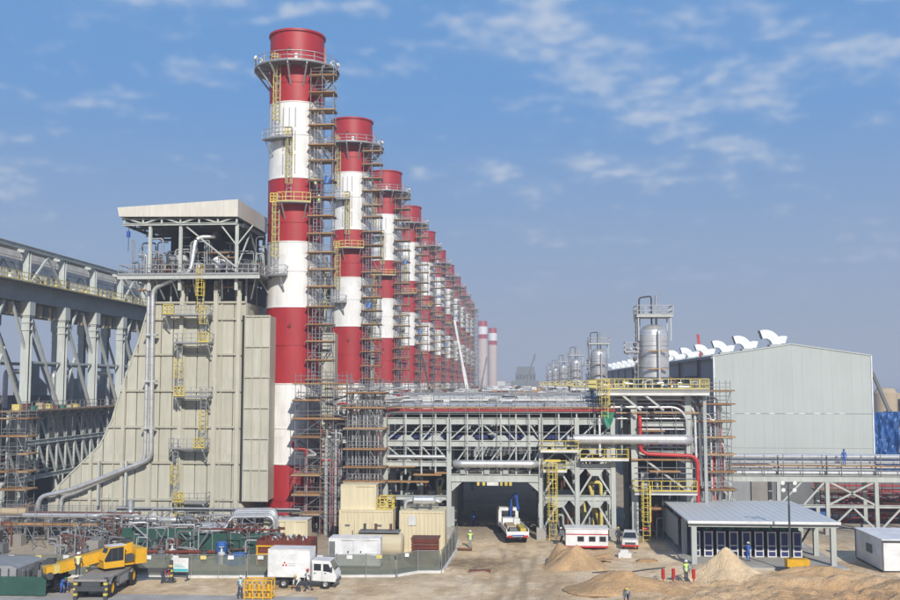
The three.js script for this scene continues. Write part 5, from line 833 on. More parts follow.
  t = thing('site_cabin', 'white cabin with small hatch at the right edge of the picture', 'cabin', [35, 0, -98]); t.base = [1.1, 0, 1.2].map((v, i) => v + [35, 0, -98][i]); mb().box(34.2, 38.6, 0.2, 2.95, -102.6, -95).build('body', M.whitep, t); mb().box(34.1, 38.7, 2.95, 3.05, -102.7, -94.9).build('roof', M.whitep, t); mb().box(34.12, 38.6, 2.75, 2.93, -94.99, -94.93).build('fascia', M.dark, t); mb().box(34.14, 34.19, 1.3, 2.1, -99.4, -97.8).build('hatch', M.mid, t); mb().box(34.2, 38.6, 0, 0.2, -102.5, -95.1).build('skid', M.dark, t); for (const z of [-95, -102.5]) mb().box(34.14, 34.26, 0.2, 2.95, z - 0.06, z + 0.06).build('corner_trim', M.mid, t);
}

// ---------- open shed with cabinets ----------
{
  const t = thing('open_shed', 'open shed with flat pale metal roof on square posts', 'shed', [22.5, 0.17, -106]);
  const q = mb(); const y = 4.15; q.box(15.8, 30.0, y, y + 0.12, -115.6, -98.2).build('roof', M.roof, t);
  mb().box(15.78, 30.02, y - 0.1, y + 0.16, -98.2, -98.12).build('eave_trim', M.whitep, t);
  for (let k = 0; k < 20; k++) { const x = 15.9 + k * 0.74; mb().box(x - 0.015, x + 0.015, y + 0.12, y + 0.135, -115.6, -98.2).build('roof_seam', M.roof, t); }
  for (const x of [16.4, 29.4]) for (const z of [-98.7, -104.4, -110, -115.2]) mb().box(x - 0.24, x + 0.24, 0.17, y - 0.45, z - 0.24, z + 0.24).build('post', M.steel, t);
  for (const z of [-98.7, -115.2]) mb().box(15.9, 29.9, y - 0.45, y - 0.01, z - 0.14, z + 0.14).build('beam', M.steel, t); for (const x of [16.4, 29.4]) mb().box(x - 0.14, x + 0.14, y - 0.44, y - 0.02, -115, -98.9).build('side_beam', M.steel, t);
  mb().box(15.85, 15.9, 0.9, y - 0.5, -115.4, -105).build('side_sheet', M.sidd, t); mb().beam([29.4, 0.5, -109.9], [29.4, 3.6, -104.6], 0.16).build('brace', M.dark, t);
  const c0 = thing('battery_cabinet', '', 'cabinet', [17.3, 0.17, -103], 'navy cabinets with white frames under the shed'); c0.base = [0, 0, 0];
  mb().box(-0.42, 0.42, 0, 2.5, -5, -0.06).build('body', M.navy, c0); mb().box(-0.34, 0.34, 1.15, 2.32, -0.05, 0).build('upper_door', M.navy, c0); mb().box(-0.34, 0.34, 0.62, 1.05, -0.05, 0).build('middle_door', M.navy, c0); mb().box(-0.34, 0.34, 0.1, 0.52, -0.05, 0).build('lower_door', M.navy, c0);
  for (const x of [-0.44, 0.32]) mb().box(x, x + 0.12, 0, 2.5, 0, 0.06).build('frame_post', M.pale, c0); for (const yy of [0, 0.53, 1.05, 2.36]) mb().box(-0.32, 0.32, yy, yy + 0.1, 0.003, 0.05).build('frame_bar', M.pale, c0);
  mb().lathe(0, 2.5, -0.8, [[0.3, 0], [0.3, 0.4], [0.1, 0.5], [0, 0.5]], 8).build('cap', M.tarpg, c0);
  for (let k = 0; k < 9; k++) { const o = k ? copyOf(c0, [17.3 + k * 1.24, 0.17, -103], '') : c0; o.userData.label = k === 0 ? 'first navy cabinet with white frame under the shed, beside the corner post' : k === 8 ? 'last navy cabinet with white frame, furthest from the corner post' : `${ORD[k]} navy cabinet with white frame counting from the shed corner post`; }
  const l = thing('light_tower', 'mobile light tower with tall mast and orange base beside the shed', 'light tower', [25.0, gh(25, 96) , -95.6]);
  const gy = l.base[1]; mb().box(24.2, 26.2, gy + 0.5, gy + 1.3, -96.2, -95.1).build('engine_box', M.crane, l); mb().tube([24.6, gy + 1.2, -95.6], [24.6, gy + 6.2, -95.6], 0.1, 8).tube([24.6, gy + 6, -95.6], [24.6, gy + 8.2, -95.6], 0.07, 8).build('mast', M.dark, l);
  for (const [dx, dy] of [[-0.55, 0], [0.55, 0], [-0.5, -0.65], [0.5, -0.65]]) { mb().lathe(24.6 + dx, gy + 8.2 + dy, -95.5, [[0.05, -0.2], [0.17, -0.05], [0.19, 0.1], [0, 0.1]], 12, 'z').build('flood_lamp', M.whitep, l); } mb().box(24, 25.2, gy + 8.15, gy + 8.22, -95.72, -95.66).box(24.05, 25.15, gy + 7.5, gy + 7.57, -95.72, -95.66).build('cross_arm', M.dark, l);
  for (const x of [24.3, 26.1]) mb().lathe(x, gy + 0.32, -95.2, [[0, -0.12], [0.32, -0.12], [0.32, 0.12], [0, 0.12]], 14, 'z').build('wheel', M.tyre, l); mb().beam([26.1, gy + 0.5, -95.6], [27.6, gy + 0.2, -95.6], 0.1).build('tow_bar', M.dark, l);
  single(mb().box(27.0, 28.4, gh(27.7, 96), gh(27.7, 96) + 0.35, -96.6, -95.4).box(27.1, 28.3, gh(27.7, 96) + 0.36, gh(27.7, 96) + 0.5, -96.4, -95.6), 'pallet', M.rust, 'reddish pallet lying on the slab edge near the last shed post', 'pallet', [27.7, gh(27.7, 96), -96]);
}

// ---------- wheeled vehicles ----------
const wheelG = mb().lathe(0, 0, 0, [[0.22, -0.12], [0.4, -0.13], [0.44, -0.08], [0.44, 0.08], [0.4, 0.13], [0.22, 0.12]], 20, 'z').geo(), rimG = mb().lathe(0, 0, 0, [[0, -0.06], [0.12, -0.05], [0.22, -0.1], [0.22, 0.1], [0.12, 0.05], [0, 0.06]], 14, 'z').geo();
function wheel(t, x, z, s = 1, rim = M.galv) { const w = put('wheel', wheelG, M.tyre, t); w.position.set(x, 0.44 * s, z); w.scale.setScalar(s); const r = put('rim', rimG, rim, w); return w; }
{ // box truck, seen from its side
  const t = thing('box_truck', 'white double cab box truck with small red mark, parked by the fence', 'truck', [-18.7, 0.0, -86.4]); t.base = [0, 0, 0]; t.rotation.y = -0.03;
  mb().box(-2.85, 0.78, 0.95, 3.3, -1.0, 1.0).build('cargo_box', M.whitep, t); const fr = mb(); for (const y of [0.95, 3.24]) fr.box(-2.88, 0.81, y, y + 0.07, 1.0, 1.03); for (const x of [-2.88, 0.74]) fr.box(x, x + 0.07, 1.03, 3.24, 1.0, 1.03); fr.build('box_trim', M.pale, t);
  mb().box(-2.7, 2.7, 0.55, 0.9, -0.45, 0.45).build('chassis', M.dark, t);
  const cab = mb(); cab.poly([[0.92, 0.7], [2.95, 0.62], [3.05, 1.1], [2.85, 1.55], [2.45, 2.35], [0.92, 2.4]], -0.95, 0.95).build('cab', M.whitep, t);
  mb().poly([[1.1, 1.55], [1.72, 1.53], [1.72, 2.1], [1.1, 2.12]], 0.951, 0.965).build('rear_window', M.glass, t); mb().poly([[1.9, 1.5], [2.68, 1.4], [2.36, 2.1], [1.9, 2.1]], 0.951, 0.965).build('side_window', M.glass, t);
  const wn = nrm([0.8, 0.4, 0]); mb().quad([2.87, 1.58, -0.82], [2.87, 1.58, 0.82], [2.5, 2.3, 0.78], [2.5, 2.3, -0.78]).build('windscreen', M.glass, t);
  mb().box(1.78, 1.8, 0.75, 2.2, 0.951, 0.957).box(0.98, 1.0, 0.75, 2.2, 0.951, 0.957).build('door_gap', M.dark, t); for (const x of [1.1, 2.0]) mb().box(x, x + 0.16, 1.3, 1.36, 0.955, 0.985).build('handle', M.dark, t); mb().box(2.6, 2.72, 1.5, 1.9, 1.05, 1.2).build('mirror', M.dark, t); mb().box(2.95, 3.08, 0.5, 0.78, -0.92, 0.92).build('bumper', M.mid, t); for (const z of [-0.75, 0.75]) mb().box(2.95, 3.06, 0.85, 1.05, z - 0.16, z + 0.16).build('headlight', M.pale, t);
  for (const [x, z] of [[2.1, 0.8], [2.1, -0.8], [-1.5, 0.8], [-1.5, -0.8]]) wheel(t, x, z, 0.95); mb().box(-2.9, -2.82, 0.7, 0.95, -0.95, 0.95).build('rear_bumper', M.mid, t);
  const lg = mb(); for (const [dx, dy] of [[0, 0.16], [-0.13, -0.05], [0.13, -0.05]]) lg.poly([[-1.42 + dx, 2.0 + dy - 0.12], [-1.42 + dx + 0.09, 2.0 + dy], [-1.42 + dx, 2.0 + dy + 0.12], [-1.42 + dx - 0.09, 2.0 + dy]], 1.002, 1.006); lg.build('red_mark', M.redpipe, t); mb().box(-1.15, -0.5, 2.06, 2.09, 1.002, 1.006).box(-1.15, -0.5, 1.9, 1.94, 1.002, 1.006).build('print_line', M.mid, t);
}
{ // lorry with knuckle crane seen from behind
  const t = thing('crane_lorry', 'white flatbed lorry with blue folding crane driving under the rack portal', 'lorry', [-0.9, 0, -113.5]); t.base = [0, 0, 0]; t.rotation.y = 0.14;
  mb().box(-1.2, 1.2, 1.05, 1.2, -3.4, 3.2).build('bed', M.concd, t); mb().box(-1.2, 1.2, 0.8, 1.35, 3.2, 3.28).build('tailboard', M.whitep, t); for (const s of [-1, 1]) { mb().box(s * 1.2 - 0.04, s * 1.2 + 0.04, 1.1, 1.6, -3.4, 3.2).build('side_board', M.whitep, t); mb().box(s * 0.85 - 0.28, s * 0.85 + 0.28, 0.72, 0.95, 3.285, 3.3).build('tail_light', M.redpipe, t); }
  mb().box(-0.7, 0.7, 0.86, 1.0, 3.285, 3.3).build('reflector', M.blue, t); mb().box(-0.5, 0.5, 0.6, 1.0, -5.5, 3).build('chassis', M.dark, t);
  mb().poly([[-1.15, 0.8], [1.15, 0.8], [1.15, 2.6], [1.05, 2.95], [-1.05, 2.95], [-1.15, 2.6]], -6.4, -4.7).build('cab', M.whitep, t); mb().box(-0.8, 0.8, 1.9, 2.6, -4.69, -4.66).build('rear_window', M.glass, t); mb().box(-0.95, 0.95, 1.9, 2.7, -6.43, -6.4).build('windscreen', M.glass, t);
  mb().box(-0.5, 0.5, 1.2, 2.0, -4.5, -3.7).build('crane_base', M.blue, t); mb().pipe([[0.2, 2, -4.1], [0.3, 4.2, -4.1], [0.7, 4.6, -3.2], [0.75, 3.0, -1.8]], 0.17, 8, 0.3).build('crane_arm', M.blue, t); mb().box(0.5, 0.9, 4.2, 4.8, -3.7, -3.0).build('crane_knuckle', M.blue, t);
  for (const [x0, x1, z0, z1, h, m] of [[-1.0, 0.2, -3.2, -2, 0.9, M.whitep], [0.3, 1.0, -3.2, -2.2, 0.8, M.whitep], [-0.9, 0.1, -1.6, 1.2, 0.5, M.tan], [0.4, 1.0, -1, 2.6, 0.4, M.yellow], [-0.8, 0, 1.6, 2.6, 0.4, M.mid]]) mb().box(x0, x1, 1.2, 1.2 + h, z0, z1).build('load', m, t);
  for (const z of [2.0, 0.9, -5.4]) for (const x of [-0.95, 0.95]) { const w = wheel(t, x, z, 1.15); w.rotation.y = Math.PI / 2; }
}
{ // pickup, facing the camera
  const t = thing('pickup', 'white pickup parked between rack column and yellow ladder', 'pickup', [11.5, 0, -109.6]); t.base = [0, 0, 0]; t.rotation.y = -0.1; t.scale.setScalar(0.92);
  mb().poly([[-0.9, 0.45], [0.9, 0.45], [0.92, 0.8], [0.85, 1.12], [-0.85, 1.12], [-0.92, 0.8]], -2.5, 2.4).build('body', M.whitep, t); mb().poly([[-0.82, 1.1], [0.82, 1.1], [0.66, 1.78], [-0.66, 1.78]], -1.2, 0.7).build('cab', M.whitep, t); mb().quad([-0.76, 1.14, 0.98], [0.76, 1.14, 0.98], [0.62, 1.74, 0.71], [-0.62, 1.74, 0.71]).build('windscreen', M.glass, t); mb().box(-0.6, 0.6, 0.62, 0.85, 2.4, 2.44).build('grille', M.dark, t); for (const s of [-1, 1]) mb().box(s * 0.72 - 0.14, s * 0.72 + 0.14, 0.72, 0.95, 2.4, 2.45).build('headlight', M.pale, t); mb().box(-0.92, 0.92, 0.38, 0.58, 2.38, 2.5).build('bumper', M.redpipe, t);
  for (const z of [1.5, -1.6]) for (const x of [-0.8, 0.8]) { const w = wheel(t, x, z, 0.85); w.rotation.y = Math.PI / 2; }
}
{ // rough terrain crane; local x is the front of the carrier, the upper works are slewed
  const t = thing('mobile_crane', 'yellow rough terrain crane with lowered telescopic boom on big wheels', 'crane', [-34.6, 0, -83.2]); t.base = [0, 0, 0]; t.rotation.y = -Math.PI / 2 + 0.06;
  mb().box(-4.0, 4.0, 1.0, 1.6, -0.75, 0.75).build('chassis', M.dark, t); mb().box(-4.1, 4.1, 1.6, 1.78, -1.3, 1.3).build('carrier_deck', M.concd, t); for (const z of [-1.08, 1.08]) { mb().box(-1.3, 1.3, 0.75, 1.58, z - 0.25, z + 0.25).build('toolbox', M.mid, t); for (const x of [-0.7, 0, 0.7]) mb().box(x - 0.28, x + 0.28, 0.85, 1.45, z + Math.sign(z) * 0.25, z + Math.sign(z) * 0.28).build('locker_door', M.galv, t); }
  for (const x of [-2.65, 2.65]) for (const z of [-1.1, 1.1]) { wheel(t, x, z, 1.95, M.crane); const f = mb(); for (let k = 0; k < 7; k++) { const a = 0.5 + k * 0.31, b = a + 0.31; f.quad([x - Math.cos(a) * 0.98, 0.86 + Math.sin(a) * 0.92, z - 0.36], [x - Math.cos(b) * 0.98, 0.86 + Math.sin(b) * 0.92, z - 0.36], [x - Math.cos(b) * 0.98, 0.86 + Math.sin(b) * 0.92, z + 0.36], [x - Math.cos(a) * 0.98, 0.86 + Math.sin(a) * 0.92, z + 0.36]); } f.build('fender', M.mid, t); }
  for (const [x, za, zb] of [[-3.95, -4.15, 3.15], [3.95, -1.2, 1.2]]) { const o = mb().box(x - 0.17, x + 0.17, 0.85, 1.2, za, zb).build('outrigger_beam', M.dark, t); for (const z of [za, zb]) { mb().box(x - 0.14, x + 0.14, 0.1, 1.9, z - 0.14, z + 0.14).build('outrigger_leg', M.dark, o); for (let k = 0; k < 3; k++) mb().box(x - 0.145, x + 0.145, 0.5 + k * 0.42, 0.68 + k * 0.42, z - 0.146, z + 0.146).build('hazard_band', M.yellow, o); mb().box(x - 0.4, x + 0.4, 0, 0.1, z - 0.4, z + 0.4).build('outrigger_pad', M.dark, o); } }
  mb().lathe(-0.9, 1.78, 0, [[1.05, 0], [1.05, 0.25], [0, 0.25]], 18).build('turntable', M.dark, t);
  const u = new THREE.Group(); u.name = 'slewing_upper'; u.position.set(-0.9, 0, 0); u.rotation.y = -Math.PI / 4 - 0.03; u.base = [0, 0, 0]; t.add(u);
  mb().box(-2.2, 1.3, 2.03, 2.4, -0.85, 0.85).build('upper_frame', M.crane, u);
  mb().box(-2.5, -1.5, 2.1, 3.35, -1.25, 1.25).build('counterweight', M.crane, u); mb().box(-2.53, -2.5, 2.4, 2.9, -0.9, 0.9).build('hazard_strip', M.dark, u); mb().box(-1.4, -0.6, 2.4, 2.9, -1.2, -0.6).build('engine_hood', M.dark, u);
  mb().poly([[-1.6, 2.95], [4.6, 1.95], [4.6, 2.75], [-1.6, 3.85]], -0.45, 0.45).build('boom', M.crane, u); mb().poly([[-1.5, 3.12], [4.5, 2.17], [4.5, 2.25], [-1.5, 3.2]], -0.47, 0.47).build('boom_weld_line', M.crane, u); mb().poly([[4.6, 2.02], [5.1, 1.95], [5.1, 2.62], [4.6, 2.68]], -0.37, 0.37).build('inner_boom', M.yellowpale, u); mb().poly([[5.1, 1.75], [5.6, 1.65], [5.7, 2.55], [5.1, 2.65]], -0.42, 0.42).build('boom_head', M.crane, u); mb().lathe(5.4, 1.85, 0, [[0, -0.46], [0.3, -0.46], [0.3, 0.46], [0, 0.46]], 12, 'z').build('sheave', M.dark, u);
  mb().tube([0.6, 2.3, 0], [2.9, 2.45, 0], 0.18, 8).build('lift_ram', M.galv, u); mb().poly([[-1.6, 3.7], [-0.9, 3.6], [-1.1, 4.0], [-1.5, 4.05]], -0.4, 0.4).build('winch', M.dark, u); mb().tube([-1.3, 4.0, 0], [5.4, 2.75, 0], 0.03, 4).build('hoist_rope', M.dark, u);
  mb().poly([[-0.4, 2.05], [1.35, 2.05], [1.45, 2.75], [0.95, 3.75], [-0.4, 3.8]], -1.5, -0.6).build('cab', M.crane, u); mb().poly([[-0.28, 2.6], [1.3, 2.6], [1.35, 2.78], [0.88, 3.65], [-0.28, 3.7]], -1.53, -1.505).build('side_window', M.glass, u); mb().quad([1.455, 2.62, -1.44], [1.455, 2.62, -0.66], [1.02, 3.68, -0.66], [1.02, 3.68, -1.44]).build('windscreen', M.glass, u); for (const x of [0.2, 0.75]) mb().box(x - 0.03, x + 0.03, 2.6, 3.68, -1.55, -1.53).build('window_bar', M.dark, u); mb().box(-0.45, 1.0, 3.8, 3.88, -1.55, -0.55).build('cab_roof', M.pale, u);
}
{ // covered flat trailer in the corner
  const t = thing('covered_trailer', 'grey sheeted trailer hung with dark green net in the bottom corner', 'trailer', [-40.6, 0, -82.4]);
  mb().box(-45, -38.6, 0.9, 1.1, -85, -80.4).build('bed', M.dark, t); mb().poly([[-46, 1.1], [-41, 1.1], [-41.1, 2.3], [-41.6, 2.5], [-46, 2.6]], -85, -80.4).build('load_cover', M.galv, t); for (let k = 0; k < 16; k++) { const x = rr(-41, -39), z = rr(-84, -80.6); mb().box(x, x + rr(0.3, 0.9), 1.1, 1.3 + rr(0.1, 1.5), z, z + rr(0.2, 0.8)).build('machine_part', [M.black, M.dark, M.mid, M.dark][k % 4], t); } for (let k = 0; k < 9; k++) mb().box(-44.6 + k * 0.7, -44.52 + k * 0.7, 1.0, 2.3, -80.39, -80.3).build('strap', M.dark, t);
  const q = mb(); for (let k = 0; k < 12; k++) { const x = -45 + k * 0.54; q.quad([x, 0.25, -80.2 + 0.12 * (k % 2)], [x + 0.54, 0.25, -80.2 + 0.12 * ((k + 1) % 2)], [x + 0.54, 1.7, -80.28], [x, 1.7, -80.28]); } q.build('net', M.netg, t); for (const x of [-43, -40]) for (const z of [-84, -81]) { const w = wheel(t, 0, 0, 1); w.position.set(x - t.base[0], 0.44, z - t.base[2]); }
  for (let k = 0; k < 6; k++) mb().box(-38.5, -38.1, 0.3 + k * 0.25, 0.5 + k * 0.25, -83.5 + k * 0.3, -82 + k * 0.3).build('frame_bar', M.black, t);
}
{ // yellow cage at the road edge
  const t = thing('gas_cage', 'small yellow cage standing on the road below the box truck', 'cage', [-21, 0.16, -80.9]); const b = mb(); for (const x of [-22.2, -21.5, -20.7, -20.0]) for (const z of [-81.4, -80.4]) b.beam([x, 0.16, z], [x, 1.7, z], 0.1); t.children.length; b.build('posts', M.crane, t);
  const c = mb(); for (const y of [0.3, 0.9, 1.65]) for (const z of [-81.4, -80.4]) c.beam([-22.2, y, z], [-20, y, z], 0.08); for (const y of [0.3, 0.9, 1.65]) for (const x of [-22.2, -20]) c.beam([x, y, -81.4], [x, y, -80.4], 0.08); c.build('bars', M.crane, t); for (let k = 0; k < 5; k++) mb().lathe(-21.9 + k * 0.38, 0.16, -80.9, [[0.14, 0], [0.14, 1.0], [0.06, 1.15], [0.06, 1.3], [0, 1.3]], 8).build('cylinder', [M.crane, M.tan][k % 2], t);
}

// ---------- small things on the ground ----------
[[12.2, 89.6], [13.2, 90.4], [14.7, 88.9]].forEach(([x, d], k) => { const y = gh(x, d); single(mb().lathe(x, y - 0.1, -d, [[0.05, 0], [0.05, 0.45], [0.16, 0.5], [0.16, 1.25], [0, 1.3]], 10), 'marker_post', M.redpipe, ['red marker post furthest from the hi-vis worker', 'red marker post in the middle of three', 'red marker post right beside the hi-vis worker'][k], 'post', [x, y, -d], 'red marker posts'); });
for (let k = 0; k < 14; k++) { const x = rr(2, 32), d = rr(84, 106), s = rr(0.08, 0.22), y = gh(x, d); const g = new THREE.DodecahedronGeometry(s, 0); g.scale(1.2, 0.7, 1); const m = put(numbered('rubble_stone'), g, [M.conc, M.tan, M.concd][k % 3], scene); m.position.set(x, y + s * 0.3, -d); m.rotation.set(R(), R() * 6, 0); m.userData = { label: 'small stone lying on the dug sand', category: 'stone', group: 'loose stones on the sand' }; }
single(mb().box(6.0, 8.2, 0.02, 0.18, -101, -100.4).box(7, 8.8, 0.19, 0.3, -100.2, -99.8).beam([6.2, 0.2, -100], [8.6, 0.5, -101.4], 0.3), 'timber_offcuts', M.wood[2], 'timber offcuts on the sand in front of the pickup', 'timber', [7.4, 0, -100.4]);
{
  const y = (x, d) => gh(x, d);
  single(mb().box(9.6, 10.9, y(10, 103), y(10, 103) + 0.5, -103.6, -102.7).box(9.8, 10.6, y(10, 103) + 0.5, y(10, 103) + 0.75, -103.5, -102.9), 'cement_bags', M.pale, 'pale cement bags heaped on the sand left of the shed', 'bags', [10.2, y(10, 103), -103.1]);
  single(mb().pipe([[6.4, y(6.4, 94) + 0.05, -94], [8.2, y(8.2, 95) + 0.08, -95.2], [9.6, y(9.6, 94) + 0.06, -94.6], [11.6, y(11.6, 96) + 0.08, -96.4], [13.4, y(13.4, 97) + 0.06, -97]], 0.06, 6, 0.5), 'hose', M.dark, 'dark hose snaking over the sand between the heaps', 'hose', [9.6, y(9.6, 95), -95]);
  single(mb().box(11.2, 13.2, y(12, 101), y(12, 101) + 0.12, -101.2, -100.2).box(11.4, 13, y(12, 101) + 0.12, y(12, 101) + 0.24, -101, -100.4), 'plywood_sheets', M.wood[2], 'stack of plywood sheets lying on the sand near the pickup', 'plywood', [12.2, y(12, 101), -100.7]);
  single(mb().lathe(29.0, 0, -117.8, [[0.5, 0], [0.5, 1.1], [0.45, 1.2], [0, 1.2]], 14), 'oil_drum', M.tarp, 'blue drum standing behind the shed corner', 'drum', [29, 0, -117.8]);
}
single(mb().box(-4.9, -2.9, 0.0, 0.16, -94.6, -94.2), 'timber_baulk', M.rust, 'dark timber baulk lying by the net fence corner', 'timber', [-3.9, 0, -94.4]);
single(mb().pipe([[-7.4, 0.15, -106], [-5.2, 0.15, -105.6]], 0.12, 8), 'loose_pipe', M.rust, 'rusty loose pipe on the haul road by the fence', 'pipe', [-6.3, 0, -105.8]);
single(mb().box(33.4, 36, gh(34.7, 88.5) - 0.1, gh(34.7, 88.5) + 0.3, -89, -88).box(33.8, 35.2, gh(34.7, 88.5) + 0.31, gh(34.7, 88.5) + 0.6, -88.9, -88.2), 'steel_plates', M.dark, 'dark steel plates on the spoil near the white cabin', 'plate', [34.7, gh(34.7, 88.5), -88.5]);
{ const t = thing('barrier', 'orange plastic barrier heap on the pipe bridge end near the red pipe', 'barrier', [21.3, 6.7, -119.4]); mb().poly([[20.3, 6.72], [22.4, 6.72], [21.9, 7.3], [21.2, 7.9], [20.8, 7.4]], -119.7, -119.1).build('mesh', M.orange, t); mb().box(20.2, 22.5, 6.6, 6.72, -119.8, -119).build('base', M.wood[1], t); }
single(mb().box(33.2, 37.4, 0, 1.9, -128, -126.5).box(33.3, 37.3, 1.9, 2.1, -127.8, -126.7), 'blue_skip', M.tarp, 'blue skip under the pipe bridge behind the shed', 'skip', [35, 0, -127]);
{ // plant in the shade beyond the bridge
  const t = thing('red_scaffold', 'red and orange scaffold frames stacked beyond the pipe bridge', 'scaffold', [44, 0, -130]); scaffold(t, 38, 56, -135, -129.5, [1.2, 2.4, 3.6], 8, 2, { m: M.redpipe, prob: 0.6, nd: 4, r: 0.06 }); for (let k = 0; k < 24; k++) mb().pipe([[rr(38, 55), 0, -130], [rr(38, 55), rr(1, 4), -130], [rr(38, 55), rr(1, 4), -131]], 0.12, 6, 0.3).build('pipe', [M.redpipe, M.rust, M.mid][k % 3], t);
  const a = thing('annexe', 'dark grey low annexe building behind the shed', 'building', [27, 0, -140]); mb().box(22.5, 33.5, 0, 6.2, -146, -138).build('wall', M.sidd, a); mb().box(22.3, 33.7, 6.2, 6.4, -146.2, -137.8).build('roof', M.mid, a); mb().box(30.6, 33.4, 0, 6.1, -137.99, -137.7).build('block_wall', M.concd, a); for (const x of [30.9, 32]) mb().box(x, x + 0.7, 4.9, 5.6, -137.69, -137.6).build('window', M.black, a);
  mb().box(34, 52, 0, 4.2, -150, -142).build('wall', M.mid, a);
}

// ---------- far things ----------
for (const [x, d, r, h, label] of [[-34.3, 900, 4.4, 73, 'nearer of two pale distant chimneys with red and white tips'], [-26.5, 940, 4.2, 69, 'further of two pale distant chimneys with red and white tips']]) { const t = thing('far_chimney', label, 'chimney', [x, 0, -d], 'two distant chimneys'); t.base = [0, 0, 0]; mb().lathe(0, 0, 0, [[r, 0], [r, h - 16]], 24).build('shaft', M.hazeshaft, t); mb().lathe(0, 0, 0, [[r, h - 16], [r, h - 12]], 24).build('red_band', M.red, t); mb().lathe(0, 0, 0, [[r, h - 12], [r, h - 5]], 24).build('white_band', M.white, t); mb().lathe(0, 0, 0, [[r, h - 5], [r * 0.9, h], [r * 0.7, h]], 24).build('red_tip', M.red, t); }
{ const t = thing('far_plant', 'distant grey stepped plant building on the horizon', 'building', [4, 0, -900]); for (const [x0, x1, y0, y1] of [[-9, 16, 0, 19], [-5, 13, 19, 27], [-4, 12, 27, 32]]) mb().box(x0, x1, y0, y1, -915, -900).build('storey', M.mid, t); for (let k = 0; k < 6; k++) mb().box(-4 + k * 3, -2.6 + k * 3, 21, 25, -900, -899.6).build('window', M.dark, t); }
for (let k = 0; k < 12; k++) { const x = -30 + k * 9 + rr(-3, 3), w = rr(5, 14), h = rr(17.5, 20.5), d = 980 + rr(0, 200); const t = thing('far_house', `${k === 0 ? 'first' : ORD[k - 1] === 'nearest' ? 'next' : ORD[k - 1]} pale low block of the distant town, counted from the far chimneys`, 'building', [x, 0, -d], 'blocks of the distant town'); t.base = [0, 0, 0]; mb().box(-w / 2, w / 2, 0, h, -12, 0).build('wall', [M.tan, M.pale, M.conc][k % 3], t); mb().box(-w / 2 - 0.4, w / 2 + 0.4, h, h + 0.5, -12.4, 0.4).build('roof', M.concd, t); }
function farCrane(x, d, tip, m, w, label) {
  const t = thing('distant_crane', label, 'crane', [x, 0, -d], 'cranes working far off'); mb().box(x - 3.5, x + 3.5, 0.9, 2.2, -d - 1.4, -d + 1.4).build('chassis', M.mid, t); for (const q of [-2.4, 0, 2.4]) for (const s of [-1.2, 1.2]) mb().lathe(x + q, 0.7, -d + s, [[0, -0.25], [0.7, -0.25], [0.7, 0.25], [0, 0.25]], 12, 'z').build('wheel', M.tyre, t);
  mb().box(x - 1.6, x + 1.6, 2.2, 4.6, -d - 1.3, -d + 1.3).build('upper_body', m, t); const a = [x, 4, -d], b = [x + tip[0], tip[1], -d + (tip[2] || 0)]; mb().beam(a, lerp(a, b, 0.55), w, w).build('boom', m, t); mb().beam(lerp(a, b, 0.5), b, w * 0.66, w * 0.66).build('boom_extension', m, t); mb().tube(b, add(b, [0, -4, 0]), 0.08, 4).build('hoist_rope', M.dark, t);
}
farCrane(-15.0, 320, [-6.2, 37.5], M.whitep, 1.0, 'white telescopic crane boom leaning across the far striped stacks'); farCrane(-25, 560, [-5.2, 33.5], M.dark, 1.1, 'dark crane boom leaning away, beside the far striped stacks'); farCrane(-26, 600, [5.6, 33], M.mid, 1.1, 'short dark crane boom in front of the distant chimneys'); farCrane(-1.5, 520, [8.8, 32.5], M.mid, 1.0, 'lone slanting crane boom above the middle horizon'); farCrane(-16.5, 210, [-4.5, 24.0], M.dark, 0.5, 'small dark boom beside the white telescopic crane boom');
farCrane(60.5, 330, [-3.1, 33.2], M.redpipe, 1.2, 'red crane boom tip showing above the hall roof'); farCrane(70.6, 190, [-6.0, 19.4], M.mid, 0.8, 'dark boom slanting beside the grey hall corner');
{ const t = thing('storage_silo', 'tan cylindrical storage silo near the sea behind the blue sheeting', 'silo', [144.2, 0, -410]); t.base = [0, 0, 0]; mb().lathe(0, 0, 0, [[4.4, 0], [4.4, 13.5], [3.2, 15.2], [0, 15.8]], 24).build('shell', M.tan, t); mb().box(5, 22, 0, 11, -8, 4).build('warehouse', M.mid, t); mb().box(10, 30, 0, 13.2, -30, -20).build('warehouse', M.tan, t); }
{ const t = thing('sheeted_structure', 'scaffold wrapped in crumpled bright blue sheeting beside the grey hall', 'sheeting', [57, 0, -169]); t.base = [55.2, 0, -150]; const q = mb(), nx = 28, ny = 40; const P = (i, j) => [mix(54.9, 59.2, i / nx), mix(0.2, 12.6, j / ny), -149 + 2.2 * (fbm(i * 0.22 + 3, j * 0.12, 3) - 0.5) + 0.35 * (fbm(i * 0.6, j * 0.4 + 7, 2) - 0.5)]; const G = []; for (let i = 0; i <= nx; i++) { G.push([]); for (let j = 0; j <= ny; j++) G[i].push(P(i, j)); } for (let i = 0; i < nx; i++) for (let j = 0; j < ny; j++) { q.tri(G[i][j], G[i + 1][j], G[i + 1][j + 1]); q.tri(G[i][j], G[i + 1][j + 1], G[i][j + 1]); } q.build('front_sheet', M.tarp, t); mb().box(54.9, 59.2, 0, 12.5, -156, -149.8).build('wrapped_sides', M.tarp, t); mb().box(59.3, 72, 11.5, 12.6, -156, -149.5).build('roof_sheet', M.tarp, t); for (const x of [60, 66, 71.8]) mb().beam([x, 0, -150], [x, 11.5, -150], 0.3).build('post', M.steel2, t);
  const s = thing('scaffold', 'scaffold bays with orange planks right of the blue sheeting', 'scaffold', [68, 0, -164]); s.base = [62, 0, -144]; scaffold(s, 57, 70, -146, -143, [2, 4.2, 6.4, 8.6, 10.6], 6, 1, { prob: 0.8, nd: 3 }); }

